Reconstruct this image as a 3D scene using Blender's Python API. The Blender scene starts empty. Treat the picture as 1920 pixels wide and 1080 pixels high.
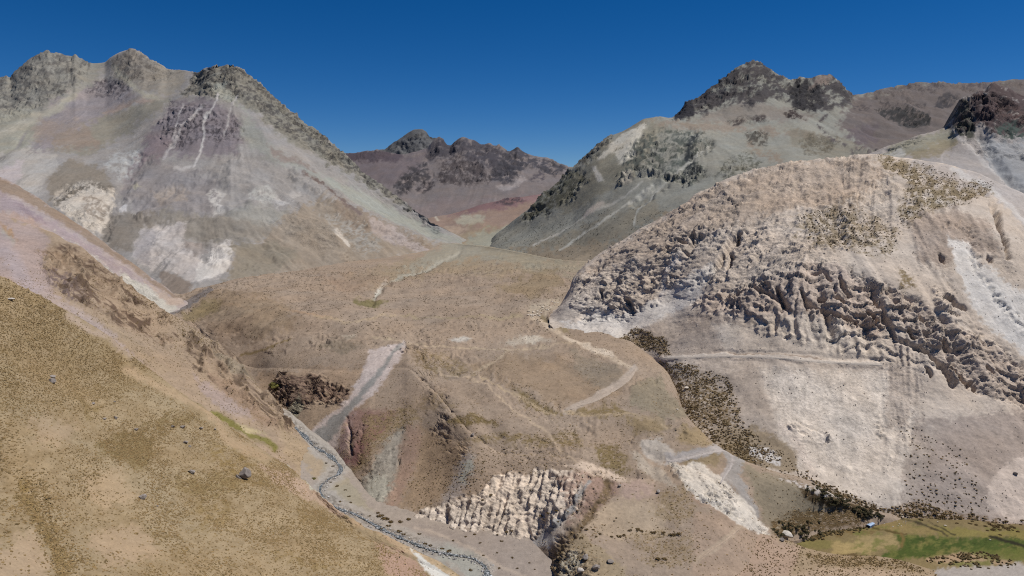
import bpy, math, random, time
import numpy as np
T0 = time.time()
random.seed(7)
RNG = np.random.default_rng(11)

# ------------------------------------------------------------------ camera, sky, sun
SC = bpy.context.scene
COL = SC.collection
CAMZ = 225.0
F = 1371.0                                  # focal length in photograph pixels (1920 wide)
PITCH = math.atan(170.0 / F)
cam = bpy.data.cameras.new('camera')
cam.sensor_width = 36.0
cam.lens = 36.0 * F / 1920.0
cam.clip_start = 1.0
cam.clip_end = 60000.0
camo = bpy.data.objects.new('camera', cam)
COL.objects.link(camo)
camo.location = (0, 0, CAMZ)
camo.rotation_euler = (math.radians(90) - PITCH, 0, 0)
SC.camera = camo

SUN_DIR = np.array([0.47, 0.07, 0.88]); SUN_DIR /= np.linalg.norm(SUN_DIR)
SUN_EL = math.asin(SUN_DIR[2])
SUN_AZ = math.atan2(SUN_DIR[0], SUN_DIR[1])  # clockwise from +Y
w = bpy.data.worlds.new('World')
SC.world = w
w.use_nodes = True
nt = w.node_tree
bg = nt.nodes['Background']
sky = nt.nodes.new('ShaderNodeTexSky')
sky.sky_type = 'NISHITA'
sky.sun_disc = False
sky.sun_elevation = SUN_EL
sky.sun_rotation = SUN_AZ
sky.altitude = 4500
sky.air_density = 1.0
sky.dust_density = 0.0
sky.ozone_density = 5.0
hs = nt.nodes.new('ShaderNodeHueSaturation')
hs.inputs['Saturation'].default_value = 1.32
hs.inputs['Hue'].default_value = 0.505
hs.inputs['Value'].default_value = 1.0
nt.links.new(sky.outputs[0], hs.inputs['Color'])
nt.links.new(hs.outputs[0], bg.inputs['Color'])
bg.inputs['Strength'].default_value = 0.062
sl = bpy.data.lights.new('sun', 'SUN')
sl.energy = 4.3
sl.angle = math.radians(0.53)
sl.color = (1.0, 0.955, 0.89)
so = bpy.data.objects.new('sun', sl)
COL.objects.link(so)
from mathutils import Vector, Matrix
so.rotation_euler = Vector(SUN_DIR).to_track_quat('Z', 'Y').to_euler()
SC.view_settings.view_transform = 'Standard'
SC.view_settings.look = 'None'
SC.view_settings.gamma = 1.0
SC.view_settings.use_curve_mapping = False
SC.view_settings.exposure = 0.16
SC.cycles.use_denoising = False
SC.cycles.filter_width = 1.15
ALB = 0.72                                   # observed tone -> albedo

# ------------------------------------------------------------------ helpers
SP, CP = math.sin(PITCH), math.cos(PITCH)
def kz(py):
    cy = (540.0 - py) / F
    return (-SP + cy * CP) / (CP + cy * SP)
def unproject(px, py, Y):
    cx = (px - 960.0) / F; cy = (540.0 - py) / F
    ry = CP + cy * SP
    s = Y / ry
    return np.stack([cx * s, Y + 0 * s, CAMZ + (-SP + cy * CP) * s], -1)
def project(P):
    x, y, z = P[..., 0], P[..., 1], P[..., 2] - CAMZ
    d = y * CP - z * SP
    u = y * SP + z * CP
    return 960 + F * x / d, 540 - F * u / d, d

def s2l(c):
    c = np.asarray(c, float) / 255.0
    return np.where(c <= 0.04045, c / 12.92, ((c + 0.055) / 1.055) ** 2.4)

def _h(ix, iy, iz, seed):
    n = (ix * 374761393 + iy * 668265263 + iz * 2147483647 + seed * 1274126177) & 0xFFFFFFFF
    n = ((n ^ (n >> 13)) * 1274126177) & 0xFFFFFFFF
    n = ((n ^ (n >> 15)) * 2246822519) & 0xFFFFFFFF
    return n ^ (n >> 16)
_G = np.array([[1,1,0],[-1,1,0],[1,-1,0],[-1,-1,0],[1,0,1],[-1,0,1],[1,0,-1],[-1,0,-1],
               [0,1,1],[0,-1,1],[0,1,-1],[0,-1,-1],[1,1,0],[-1,1,0],[0,-1,1],[0,-1,-1]], float)
def perlin(x, y, z=None, seed=0):
    x = np.asarray(x, float); y = np.asarray(y, float)
    z = np.zeros_like(x) + 0.37 if z is None else np.asarray(z, float)
    xi = np.floor(x).astype(np.int64); yi = np.floor(y).astype(np.int64); zi = np.floor(z).astype(np.int64)
    xf, yf, zf = x - xi, y - yi, z - zi
    u = xf*xf*xf*(xf*(xf*6-15)+10); v = yf*yf*yf*(yf*(yf*6-15)+10); ww = zf*zf*zf*(zf*(zf*6-15)+10)
    def g(dx, dy, dz):
        G = _G[_h(xi+dx, yi+dy, zi+dz, seed) & 15]
        return G[..., 0]*(xf-dx) + G[..., 1]*(yf-dy) + G[..., 2]*(zf-dz)
    a = g(0,0,0)*(1-u)+g(1,0,0)*u; b = g(0,1,0)*(1-u)+g(1,1,0)*u
    c = g(0,0,1)*(1-u)+g(1,0,1)*u; d = g(0,1,1)*(1-u)+g(1,1,1)*u
    return (a*(1-v)+b*v)*(1-ww) + (c*(1-v)+d*v)*ww
def fbm(x, y, z=None, o=4, seed=0, gain=0.5):
    t = 0; a = 1.0; f = 1.0; n = 0
    for k in range(o):
        t = t + a * perlin(x*f, y*f, None if z is None else z*f, seed + k*17)
        n += a; a *= gain; f *= 2.03
    return t / n * 1.5
def ridged(x, y, z, o=5, seed=0, gain=0.55):
    t = 0; a = 1.0; f = 1.0; n = 0; wgt = 1.0
    for k in range(o):
        r = 1 - np.abs(perlin(x*f, y*f, z*f, seed + k*31)) * 1.7
        r = np.clip(r, 0, 1) ** 2
        t = t + a * r * wgt
        wgt = np.clip(r * 1.6, 0.25, 1)
        n += a; a *= gain; f *= 2.1
    return t / n
def blocks(x, y, z, seed=0, tilt=0.9):
    """angular facets: every point takes the offset and tilt of its nearest random cell"""
    xi = np.floor(x).astype(np.int64); yi = np.floor(y).astype(np.int64); zi = np.floor(z).astype(np.int64)
    best = np.full(x.shape, 1e9); out = np.zeros(x.shape)
    for dx in (-1, 0, 1):
        for dy in (-1, 0, 1):
            for dz in (-1, 0, 1):
                h = _h(xi+dx, yi+dy, zi+dz, seed)
                r1 = (h & 255)/255.; r2 = ((h >> 8) & 255)/255.; r3 = ((h >> 16) & 255)/255.; r4 = ((h >> 24) & 255)/255.
                ax, ay, az = x-(xi+dx+r1), y-(yi+dy+r2), z-(zi+dz+r3)
                d = ax*ax+ay*ay+az*az
                v = r4 - .5 + tilt*(ax*(r2-.5) + ay*(r3-.5) + az*(r1-.5))*1.6
                c = d < best
                best = np.where(c, d, best); out = np.where(c, v, out)
    return out
def sstep(a, b, x):
    t = np.clip((x - a) / (b - a + 1e-9), 0, 1)
    return t*t*(3-2*t)

def pchip_slopes(h, d):
    # h (K-1,), d (K-1,N) secants -> slopes (K,N)
    K = d.shape[0] + 1
    m = np.zeros((K,) + d.shape[1:])
    if K == 2:
        m[:] = d[0]; return m
    hh = h.reshape((-1,) + (1,)*(d.ndim-1))
    w1 = 2*hh[1:] + hh[:-1]; w2 = hh[1:] + 2*hh[:-1]
    same = d[1:]*d[:-1] > 0
    with np.errstate(divide='ignore', invalid='ignore'):
        hm = (w1 + w2) / (w1/d[:-1] + w2/d[1:])
    m[1:-1] = np.where(same, hm, 0)
    m[0] = d[0]; m[-1] = d[-1]
    return m
def pchip(xs, ys, x):
    xs = np.asarray(xs, float); ys = np.asarray(ys, float)
    h = np.diff(xs); d = np.diff(ys, axis=0) / h
    m = pchip_slopes(h, d[:, None])[:, 0]
    i = np.clip(np.searchsorted(xs, x) - 1, 0, len(xs)-2)
    t = (np.clip(x, xs[0], xs[-1]) - xs[i]) / h[i]
    return ((2*t**3-3*t**2+1)*ys[i] + (t**3-2*t**2+t)*h[i]*m[i] + (-2*t**3+3*t**2)*ys[i+1] + (t**3-t**2)*h[i]*m[i+1])

def poly_sd(px, py, pts):
    """signed distance in photograph pixels, positive inside"""
    pts = np.asarray(pts, float)
    d2 = np.full(px.shape, 1e18); ins = np.zeros(px.shape, bool)
    n = len(pts)
    for a in range(n):
        x0, y0 = pts[a]; x1, y1 = pts[(a+1) % n]
        ex, ey = x1-x0, y1-y0
        t = np.clip(((px-x0)*ex + (py-y0)*ey) / (ex*ex+ey*ey+1e-9), 0, 1)
        d2 = np.minimum(d2, (px-x0-t*ex)**2 + (py-y0-t*ey)**2)
        c = ((y0 > py) != (y1 > py))
        if ey != 0:
            ins ^= c & (px < x0 + (py-y0)*ex/ey)
    d = np.sqrt(d2)
    return np.where(ins, d, -d)
def line_d(px, py, pts):
    pts = np.asarray(pts, float)
    best = np.full(px.shape, 1e18); wid = np.zeros(px.shape)
    for a in range(len(pts)-1):
        x0, y0 = pts[a][:2]; x1, y1 = pts[a+1][:2]
        ex, ey = x1-x0, y1-y0
        t = np.clip(((px-x0)*ex + (py-y0)*ey) / (ex*ex+ey*ey+1e-9), 0, 1)
        d2 = (px-x0-t*ex)**2 + (py-y0-t*ey)**2
        if pts.shape[1] > 2:
            wd = pts[a][2] + t*(pts[a+1][2]-pts[a][2])
            wid = np.where(d2 < best, wd, wid)
        best = np.minimum(best, d2)
    return np.sqrt(best), wid

class Patch: pass
PATCHES = {}

def build_grid(lines, x0, x1, step=2.0, vstep=1.9, back=(200, 150), nback=4, hidden=(), skirt=0, soft=3):
    """lines: bottom -> crest; each a list of (px, py, Y) (Y < 0 means height relative to the eye)"""
    nu = int((x1-x0)/step) + 1
    u = np.linspace(x0, x1, nu)
    PY, W = [], []
    for ln in lines:
        xs = [p[0] for p in ln]; ys = [p[1] for p in ln]; ds = []
        last = None
        for p in ln:
            Y = p[2] if p[2] > 0 else p[2] / kz(p[1])
            ds.append(1.0 / Y)
        PY.append(pchip(xs, ys, u)); W.append(pchip(xs, ds, u))
    PY = np.array(PY); W = np.array(W)
    K = len(lines)
    h = np.ones(K-1)
    mp = pchip_slopes(h, np.diff(PY, axis=0)); mw = pchip_slopes(h, np.diff(W, axis=0))
    rows_py, rows_w = [], []
    for k in range(K-1):
        gap = np.percentile(np.abs(PY[k+1]-PY[k]), 85)
        n = max(4, int(gap / vstep))
        if k in hidden: n = max(4, n // 5)
        for t in np.arange(n) / n:
            a, b, c, d = 2*t**3-3*t**2+1, t**3-2*t**2+t, -2*t**3+3*t**2, t**3-t**2
            rows_py.append(a*PY[k]+b*mp[k]+c*PY[k+1]+d*mp[k+1])
            rows_w.append(a*W[k]+b*mw[k]+c*W[k+1]+d*mw[k+1])
    rows_py.append(PY[-1]); rows_w.append(W[-1])
    py = np.array(rows_py); wv = np.array(rows_w)
    if soft:
        e = wv[0].copy(), wv[-1].copy()
        for _ in range(2): wv = blur(wv, soft)
        k = np.clip(np.arange(len(wv))/(soft*1.5), 0, 1)[:, None]; k2 = k[::-1]
        wv = wv*k*k2 + (1-k)*e[0] + (1-k2)*e[1]
    px = np.broadcast_to(u, py.shape).copy()
    P = unproject(px, py, 1.0 / wv)
    if skirt:
        sk = np.array([P[0] + np.array([0, -skirt*.3*f, -skirt*f]) for f in (1.0, .66, .33)])
        P = np.concatenate([sk, P], 0)
        px = np.concatenate([np.repeat(px[:1], 3, 0), px], 0); py = np.concatenate([np.repeat(py[:1], 3, 0), py], 0)
    nvis = P.shape[0]
    if nback:
        ex = []
        for i in range(1, nback+1):
            f = (i / nback) ** 1.6
            ex.append(P[-1] + np.array([0, back[0]*f, -back[1]*f]))
        P = np.concatenate([P, np.array(ex)], 0)
        px = np.concatenate([px, np.repeat(px[-1:], nback, 0)], 0)
        py = np.concatenate([py, np.repeat(py[-1:], nback, 0)], 0)
    return P, px, py, nvis

def normals(P):
    du = np.gradient(P, axis=1); dv = np.gradient(P, axis=0)
    n = np.cross(du, dv)
    n /= np.linalg.norm(n, axis=-1, keepdims=True) + 1e-9
    return n
def blur(a, r):
    for ax in (0, 1):
        k = np.ones(2*r+1) / (2*r+1)
        pad = [(0, 0), (0, 0)]; pad[ax] = (r, r)
        b = np.pad(a, pad, mode='edge'); c = np.cumsum(b, axis=ax)
        z = np.zeros_like(np.take(c, [0], axis=ax)); c = np.concatenate([z, c], ax)
        n = a.shape[ax]
        a = (np.take(c, range(2*r+1, 2*r+1+n), axis=ax) - np.take(c, range(0, n), axis=ax)) / (2*r+1)
    return a
def lic(P, seed, steps=34, h=1.6):
    """streaks that follow the fall line of the slope"""
    R, C = P.shape[:2]
    rng = np.random.default_rng(seed)
    n = rng.standard_normal((R, C))
    n1 = 0.8*n + 2.2 * blur(rng.standard_normal((R, C)), 1)
    n2 = 9 * blur(rng.standard_normal((R, C)), 4) + 20 * blur(rng.standard_normal((R, C)), 9)
    Ps = np.stack([blur(P[..., i], 5) for i in range(3)], -1)
    Pu = np.gradient(Ps, axis=1); Pv = np.gradient(Ps, axis=0)
    E = (Pu*Pu).sum(-1); Fm = (Pu*Pv).sum(-1); G = (Pv*Pv).sum(-1)
    zu, zv = Pu[..., 2], Pv[..., 2]
    det = E*G - Fm*Fm + 1e-9
    du = (G*zu - Fm*zv) / det; dv = (E*zv - Fm*zu) / det
    L = np.sqrt(du*du + dv*dv) + 1e-9
    du /= L; dv /= L
    jj, ii = np.meshgrid(np.arange(C, dtype=float), np.arange(R, dtype=float))
    a1 = n1.copy(); a2 = n2.copy()
    for sgn in (1, -1):
        x, y = jj.copy(), ii.copy()
        for k in range(steps):
            xi = np.clip(x + 0.5, 0, C-1).astype(np.int32); yi = np.clip(y + 0.5, 0, R-1).astype(np.int32)
            x += sgn*h*du[yi, xi]; y += sgn*h*dv[yi, xi]
            xi = np.clip(x + 0.5, 0, C-1).astype(np.int32); yi = np.clip(y + 0.5, 0, R-1).astype(np.int32)
            a1 += n1[yi, xi] * (1 - k/steps); a2 += n2[yi, xi] * (1 - k/steps)
    a1 -= blur(a1, 12); a1 /= a1.std() + 1e-9
    a2 -= blur(a2, 40); a2 /= a2.std() + 1e-9
    return a2, 0.62*a1 + 0.55*a2

def mask_of(op, wx, wy, edge):
    """op = (type, pts, feather, ...)"""
    pts = np.array([p[:2] for p in op['pts']], float)
    fe = op.get('f', 10.0)
    m = np.zeros(wx.shape)
    r = fe + 14 + op.get('w', 0) + (max(p[2] for p in op['pts']) if len(op['pts'][0]) > 2 else 0)
    sel = (wx > pts[:, 0].min()-r) & (wx < pts[:, 0].max()+r) & (wy > pts[:, 1].min()-r) & (wy < pts[:, 1].max()+r)
    if not sel.any(): return m
    x, y, e = wx[sel], wy[sel], edge[sel]
    if op['t'] == 'P':
        d = poly_sd(x, y, pts)
    else:
        dd, wid = line_d(x, y, op['pts'])
        ww = (wid if len(op['pts'][0]) > 2 else op['w']) / 2.0
        d = ww - dd
    v = sstep(-fe*0.5, fe*0.5, d + e * op.get('n', 0.7) * fe)
    m[sel] = v * op.get('a', 1.0)
    return m
def Pg(pts, c=None, f=12, a=1.0, n=0.9, **k): return dict(t='P', pts=pts, c=c, f=f, a=a, n=n, **k)
def Ln(pts, w, c=None, f=3, a=1.0, n=0.5, **k): return dict(t='L', pts=pts, w=w, c=c, f=f, a=a, n=n, **k)

def make_patch(name, label, lines, x0, x1, base, paint=(), relief=(), step=2.0, vstep=1.9, back=(200, 150), nback=4,
               rough=(1.0, 30.0), streak=(0.10, 0.6), mott=0.10, seed=1, mat=None, hidden=(), warp=7.0, gain=1.0, skirt=0, desat=0.0, soft=0):
    P, px, py, nvis = build_grid(lines, x0, x1, step, vstep, back, nback, hidden, skirt, soft)
    X, Y, Z = P[..., 0], P[..., 1], P[..., 2]
    wx = px + warp * fbm(px/45, py/45, o=3, seed=seed+3) + 0.35*warp*fbm(px/9, py/9, o=2, seed=seed+4)
    wy = py + warp * fbm(px/45, py/45, o=3, seed=seed+5) + 0.35*warp*fbm(px/9, py/9, o=2, seed=seed+6)
    edge = fbm(px/12, py/9, o=4, seed=seed+7, gain=0.7) * 1.3
    N = normals(P)
    SL, S = lic(P, seed)
    pg = sstep(-0.3, 0.4, fbm(px/70, py/70, o=3, seed=seed+8))
    S = S * (0.25 + 0.75*pg)
    # relief
    disp = rough[0] * fbm(X/rough[1], Y/rough[1], Z/rough[1], o=6, seed=seed+20, gain=0.5)
    disp = disp + streak[1] * (0.32*np.tanh(SL) + 0.14*S) * (0.3+0.7*pg)
    shade = np.zeros(px.shape)
    crag = np.zeros(px.shape)
    for r in relief:
        m = mask_of(r, wx, wy, edge)
        if not m.any(): continue
        sel = m > 0.002
        k = r['k']; sc = r.get('s', 40.0); amp = r['amp']
        if k == 'crag':
            sx, sz = sc, sc * r.get('zs', 1.6)
            x, y, z = X[sel], Y[sel], Z[sel]
            wq = 0.55 * sc
            xw = x + wq*fbm(x/sc, y/sc, z/sc, o=3, seed=seed+42); yw = y + wq*fbm(x/sc, y/sc, z/sc, o=3, seed=seed+43)
            zw = z + wq*fbm(x/sc, y/sc, z/sc, o=3, seed=seed+44)
            gate = 0.12 + 0.88*sstep(-0.2, 0.35, fbm(x/(2.6*sc), y/(2.6*sc), z/(2.6*sc), o=4, seed=seed+45) + r.get('gate', 0.12))
            v = 1.1*ridged(xw/(1.5*sc), yw/(1.5*sc), zw/(1.5*sc), o=6, seed=seed+40+int(sc), gain=.62) - 0.4
            v = v + 0.16*np.clip(SL[sel], -2, 2) + r.get('blk', 1.0)*0.5*blocks(xw/(sc*.55), yw/(sc*.55), zw/(sc*.75), seed+41) + r.get('blk', 1.0)*0.24*blocks(xw/(sc*.2), yw/(sc*.2), zw/(sc*.28), seed+48) + 0.12*fbm(xw/(sc*.3), yw/(sc*.3), zw/(sc*.3), o=3, seed=seed+49)
            v = v + 0.2*(ridged(xw/(.45*sc), yw/(.45*sc), zw/(.45*sc), o=4, seed=seed+47, gain=.6) - .4)
            disp[sel] += amp * m[sel] * gate * v
            crag[sel] = np.maximum(crag[sel], m[sel]*gate)
            shade[sel] += m[sel] * v * r.get('tone', 0.0)
        elif k == 'ribs':
            fx = r.get('s', 14.0); fy = r.get('sy', 60.0); lean = r.get('lean', 0.0)
            uu = (wx[sel] + lean*py[sel]) / fx
            v = 1 - np.abs(perlin(uu, py[sel]/fy, None, seed+61)) * 2.2
            v2 = 1 - np.abs(perlin(uu*2.3, py[sel]/fy*1.8, None, seed+62)) * 2.2
            v = 0.7*v + 0.3*v2 - 0.45 + 0.35*fbm(X[sel]/6, Y[sel]/6, Z[sel]/6, o=3, seed=seed+63)
            disp[sel] += amp * m[sel] * v
            crag[sel] = np.maximum(crag[sel], m[sel]*.6)
        elif k == 'strata':
            ang = r.get('ang', 35.0); ca, sa = math.cos(math.radians(ang)), math.sin(math.radians(ang))
            al = (px[sel]*ca + py[sel]*sa); ac = (-px[sel]*sa + py[sel]*ca)
            v = 1 - np.abs(perlin(al/r.get('sl', 60.0), ac/sc, None, seed+71)) * 2.4
            v2 = 1 - np.abs(perlin(al/r.get('sl', 60.0)*2.5, ac/sc*2.2, None, seed+72)) * 2.4
            gate = sstep(-0.1, 0.35, fbm(px[sel]/28, py[sel]/28, o=3, seed=seed+73))
            v = (0.65*v + 0.35*v2 - 0.3) * gate
            disp[sel] += amp * m[sel] * v
            crag[sel] = np.maximum(crag[sel], m[sel]*gate*.8)
        elif k == 'bump':
            disp[sel] += amp * m[sel] * fbm(X[sel]/sc, Y[sel]/sc, Z[sel]/sc, o=5, seed=seed+81)
        elif k == 'ledge':
            x, y, z = X[sel], Y[sel], Z[sel]
            t = z/sc + r.get('dip', 0.0)*x/sc + 1.3*fbm(x/(5*sc), y/(5*sc), z/(5*sc), o=4, seed=seed+51)
            a = t - np.floor(t)
            gate = sstep(-.25, .3, fbm(x/(4*sc), y/(4*sc), z/(2*sc), o=3, seed=seed+52) + .1)
            disp[sel] += amp * m[sel] * gate * (sstep(0, .22, a)*.0 + (1-a)*.9 - .45 + .25*(fbm(x/sc, y/sc, z/sc, o=3, seed=seed+53)))
        elif k == 'gully':
            disp[sel] += amp * m[sel] * (np.tanh(SL[sel]) + .3*np.clip(S[sel], -2, 2))
        elif k == 'flat':
            disp[sel] *= 1 - m[sel]*amp
        elif k == 'raise':
            disp[sel] += amp * m[sel]
    P = P + N * disp[..., None]
    # colour
    colr = np.broadcast_to(s2l(base), P.shape).copy()
    for o in paint:
        m = mask_of(o, wx, wy, edge)
        if o.get('sk'):                          # broken into fall-line streaks
            m = m * sstep(-0.8, 0.6, S + o['sk'])
        if o.get('g'):                           # broken into grains
            m = m * sstep(-0.15, 0.25, fbm(px/o['g'], py/(o['g']*.6), o=4, seed=seed+91, gain=.75) + o.get('gb', 0.0))
        if o.get('st'):                          # lines along tilted rock beds, painting in shadow under overhanging strata
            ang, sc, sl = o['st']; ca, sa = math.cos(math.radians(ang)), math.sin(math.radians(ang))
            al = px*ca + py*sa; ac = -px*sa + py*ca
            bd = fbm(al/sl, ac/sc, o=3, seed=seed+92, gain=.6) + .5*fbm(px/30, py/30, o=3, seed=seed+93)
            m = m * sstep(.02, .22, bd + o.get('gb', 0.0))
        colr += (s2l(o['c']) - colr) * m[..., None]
    colr += (colr.mean(-1, keepdims=True) * np.array([1.02, 1.0, .97]) - colr) * desat
    big = fbm(X/90, Y/90, Z/90, o=5, seed=seed+95, gain=.6)
    fine = fbm(px/5, py/4, o=3, seed=seed+96, gain=.8)
    f = 1 + mott*big + mott*0.8*fine + streak[0]*np.clip(S, -2, 2)*0.45 + shade
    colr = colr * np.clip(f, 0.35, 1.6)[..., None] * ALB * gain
    hue = fbm(X/60, Y/60, Z/60, o=4, seed=seed+97)[..., None]
    colr *= 1 + hue * np.array([0.05, 0.0, -0.06])
    p = Patch(); p.P, p.px, p.py, p.nvis, p.S, p.N = P, px, py, nvis, S, N
    p.name = name; p.wx, p.wy, p.edge = wx, wy, edge
    ppx, ppy, dep = project(P)
    p.ppx, p.ppy, p.dep = ppx, ppy, dep
    PATCHES[label] = p
    me = grid_mesh(name, P)
    put_color(me, colr.reshape(-1, 3), crag.reshape(-1))
    me.materials.append(mat or TERRAIN)
    o = bpy.data.objects.new(name, me)
    COL.objects.link(o)
    o['kind'] = 'structure'
    print('%-16s %6d verts  z %.0f..%.0f  t=%.1f' % (name, P.shape[0]*P.shape[1], P[..., 2].min(), P[..., 2].max(), time.time()-T0))
    return p

def mesh_from(name, V, Fc, smooth=True):
    """V (n,3), Fc list of arrays of equal-length faces"""
    me = bpy.data.meshes.new(name)
    V = np.ascontiguousarray(V, np.float32)
    me.vertices.add(len(V)); me.vertices.foreach_set('co', V.ravel())
    if not isinstance(Fc, list): Fc = [Fc]
    tot = np.concatenate([np.full(len(f), f.shape[1], np.int32) for f in Fc])
    idx = np.concatenate([f.astype(np.int32).ravel() for f in Fc])
    st = np.concatenate([[0], np.cumsum(tot)[:-1]]).astype(np.int32)
    me.loops.add(len(idx)); me.loops.foreach_set('vertex_index', idx)
    me.polygons.add(len(tot)); me.polygons.foreach_set('loop_start', st); me.polygons.foreach_set('loop_total', tot)
    me.polygons.foreach_set('use_smooth', np.full(len(tot), smooth))
    me.update(calc_edges=True)
    return me
def grid_mesh(name, P):
    R, C = P.shape[:2]
    id_ = np.arange(R*C).reshape(R, C)
    q = np.stack([id_[:-1, :-1], id_[:-1, 1:], id_[1:, 1:], id_[1:, :-1]], -1).reshape(-1, 4)
    return mesh_from(name, P.reshape(-1, 3), q)
def put_color(me, rgb, crag=None):
    a = me.attributes.new('tone', 'FLOAT_COLOR', 'POINT')
    c = np.ones((len(rgb), 4), np.float32); c[:, :3] = rgb
    a.data.foreach_set('color', c.ravel())
    if crag is not None:
        b = me.attributes.new('crag', 'FLOAT', 'POINT')
        b.data.foreach_set('value', np.ascontiguousarray(crag, np.float32))

# ------------------------------------------------------------------ materials
def terrain_material(name, s1=0.45, s2=0.09, var=0.5, bump=0.7, dist=1.0):
    m = bpy.data.materials.new(name); m.use_nodes = True
    t = m.node_tree; b = t.nodes['Principled BSDF']
    b.inputs['Roughness'].default_value = 0.95
    b.inputs['Specular IOR Level'].default_value = 0.12
    geo = t.nodes.new('ShaderNodeNewGeometry')
    at = t.nodes.new('ShaderNodeAttribute'); at.attribute_name = 'tone'
    cr = t.nodes.new('ShaderNodeAttribute'); cr.attribute_name = 'crag'
    n1 = t.nodes.new('ShaderNodeTexNoise'); n1.inputs['Scale'].default_value = s1; n1.inputs['Detail'].default_value = 7; n1.inputs['Roughness'].default_value = 0.65
    n2 = t.nodes.new('ShaderNodeTexNoise'); n2.inputs['Scale'].default_value = s2; n2.inputs['Detail'].default_value = 8; n2.inputs['Roughness'].default_value = 0.7
    for n in (n1, n2): t.links.new(geo.outputs['Position'], n.inputs['Vector'])
    add = t.nodes.new('ShaderNodeMath'); add.operation = 'ADD'
    t.links.new(n1.outputs['Fac'], add.inputs[0]); t.links.new(n2.outputs['Fac'], add.inputs[1])
    mr = t.nodes.new('ShaderNodeMapRange')
    mr.inputs['From Min'].default_value = 0.68; mr.inputs['From Max'].default_value = 1.32
    mr.inputs['To Min'].default_value = -var; mr.inputs['To Max'].default_value = var
    t.links.new(add.outputs[0], mr.inputs['Value'])
    kx = t.nodes.new('ShaderNodeMath'); kx.operation = 'MULTIPLY_ADD'; kx.inputs[1].default_value = .5; kx.inputs[2].default_value = .5
    t.links.new(cr.outputs['Fac'], kx.inputs[0])
    m1 = t.nodes.new('ShaderNodeMath'); m1.operation = 'MULTIPLY_ADD'; m1.inputs[2].default_value = 1.0
    t.links.new(mr.outputs[0], m1.inputs[0]); t.links.new(kx.outputs[0], m1.inputs[1])
    mul = t.nodes.new('ShaderNodeVectorMath'); mul.operation = 'MULTIPLY'
    t.links.new(at.outputs['Color'], mul.inputs[0]); t.links.new(m1.outputs[0], mul.inputs[1])
    t.links.new(mul.outputs[0], b.inputs['Base Color'])
    bm = t.nodes.new('ShaderNodeBump'); bm.inputs['Distance'].default_value = dist
    ms = t.nodes.new('ShaderNodeMath'); ms.operation = 'MULTIPLY_ADD'
    ms.inputs[1].default_value = 0.6; ms.inputs[2].default_value = bump*.6
    t.links.new(cr.outputs['Fac'], ms.inputs[0]); t.links.new(ms.outputs[0], bm.inputs['Strength'])
    t.links.new(add.outputs[0], bm.inputs['Height']); t.links.new(bm.outputs[0], b.inputs['Normal'])
    return m
TERRAIN = terrain_material('scree_and_rock')
TERRAIN_FAR = terrain_material('far_rock', s1=0.12, s2=0.03, var=0.24, bump=0.35, dist=4.0)
TERRAIN_NEAR = terrain_material('dry_soil', s1=1.3, s2=0.25, var=0.42, bump=0.6, dist=0.35)

def tone_material(name, rough=0.9, var=0.25, scale=3.0, spec=0.1):
    m = bpy.data.materials.new(name); m.use_nodes = True
    t = m.node_tree; b = t.nodes['Principled BSDF']
    b.inputs['Roughness'].default_value = rough; b.inputs['Specular IOR Level'].default_value = spec
    at = t.nodes.new('ShaderNodeAttribute'); at.attribute_name = 'tone'
    geo = t.nodes.new('ShaderNodeNewGeometry')
    n = t.nodes.new('ShaderNodeTexNoise'); n.inputs['Scale'].default_value = scale; n.inputs['Detail'].default_value = 5
    t.links.new(geo.outputs['Position'], n.inputs['Vector'])
    mr = t.nodes.new('ShaderNodeMapRange'); mr.inputs['From Min'].default_value = .3; mr.inputs['From Max'].default_value = .7
    mr.inputs['To Min'].default_value = 1-var; mr.inputs['To Max'].default_value = 1+var
    t.links.new(n.outputs['Fac'], mr.inputs['Value'])
    mul = t.nodes.new('ShaderNodeVectorMath'); mul.operation = 'MULTIPLY'
    t.links.new(at.outputs['Color'], mul.inputs[0]); t.links.new(mr.outputs[0], mul.inputs[1])
    t.links.new(mul.outputs[0], b.inputs['Base Color'])
    return m
PLANT = tone_material('dry_leaves', 0.85)

# ------------------------------------------------------------------ base ground far below everything
gm = mesh_from('ground', np.array([[-30000,-3000,-90],[30000,-3000,-90],[30000,45000,-90],[-30000,45000,-90]], float), np.array([[0,1,2,3]]))
put_color(gm, np.tile(s2l((140,124,104))*ALB, (4,1)), np.zeros(4)); gm.materials.append(TERRAIN_FAR)
go = bpy.data.objects.new('ground', gm); COL.objects.link(go); go['kind'] = 'structure'

# ------------------------------------------------------------------ far mountains
# 1 rear peak of the range behind the pass
make_patch('mountain', 'rear', [
    [(690,340,5100),(760,335,5100),(870,340,5100)],
    [(690,286,5500),(705,283,5500),(720,279,5500),(735,268,5500),(750,258,5500),(765,248,5500),(778,242,5500),(790,241,5500),(800,247,5500),(812,256,5500),(822,258,5500),(832,268,5500),(845,290,5500),(870,310,5500)]],
    690, 870, (112,112,112), paint=[Pg([(690,300),(760,240),(830,260),(840,320)], (98,98,100), 30, g=14)],
    relief=[Pg([(680,350),(690,280),(760,235),(830,250),(880,330),(800,345)], None, 20, k='crag', amp=26.6, s=98)],
    back=(900,420), rough=(10,300), streak=(.15,3), mat=TERRAIN_FAR, seed=3, warp=4)
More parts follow.
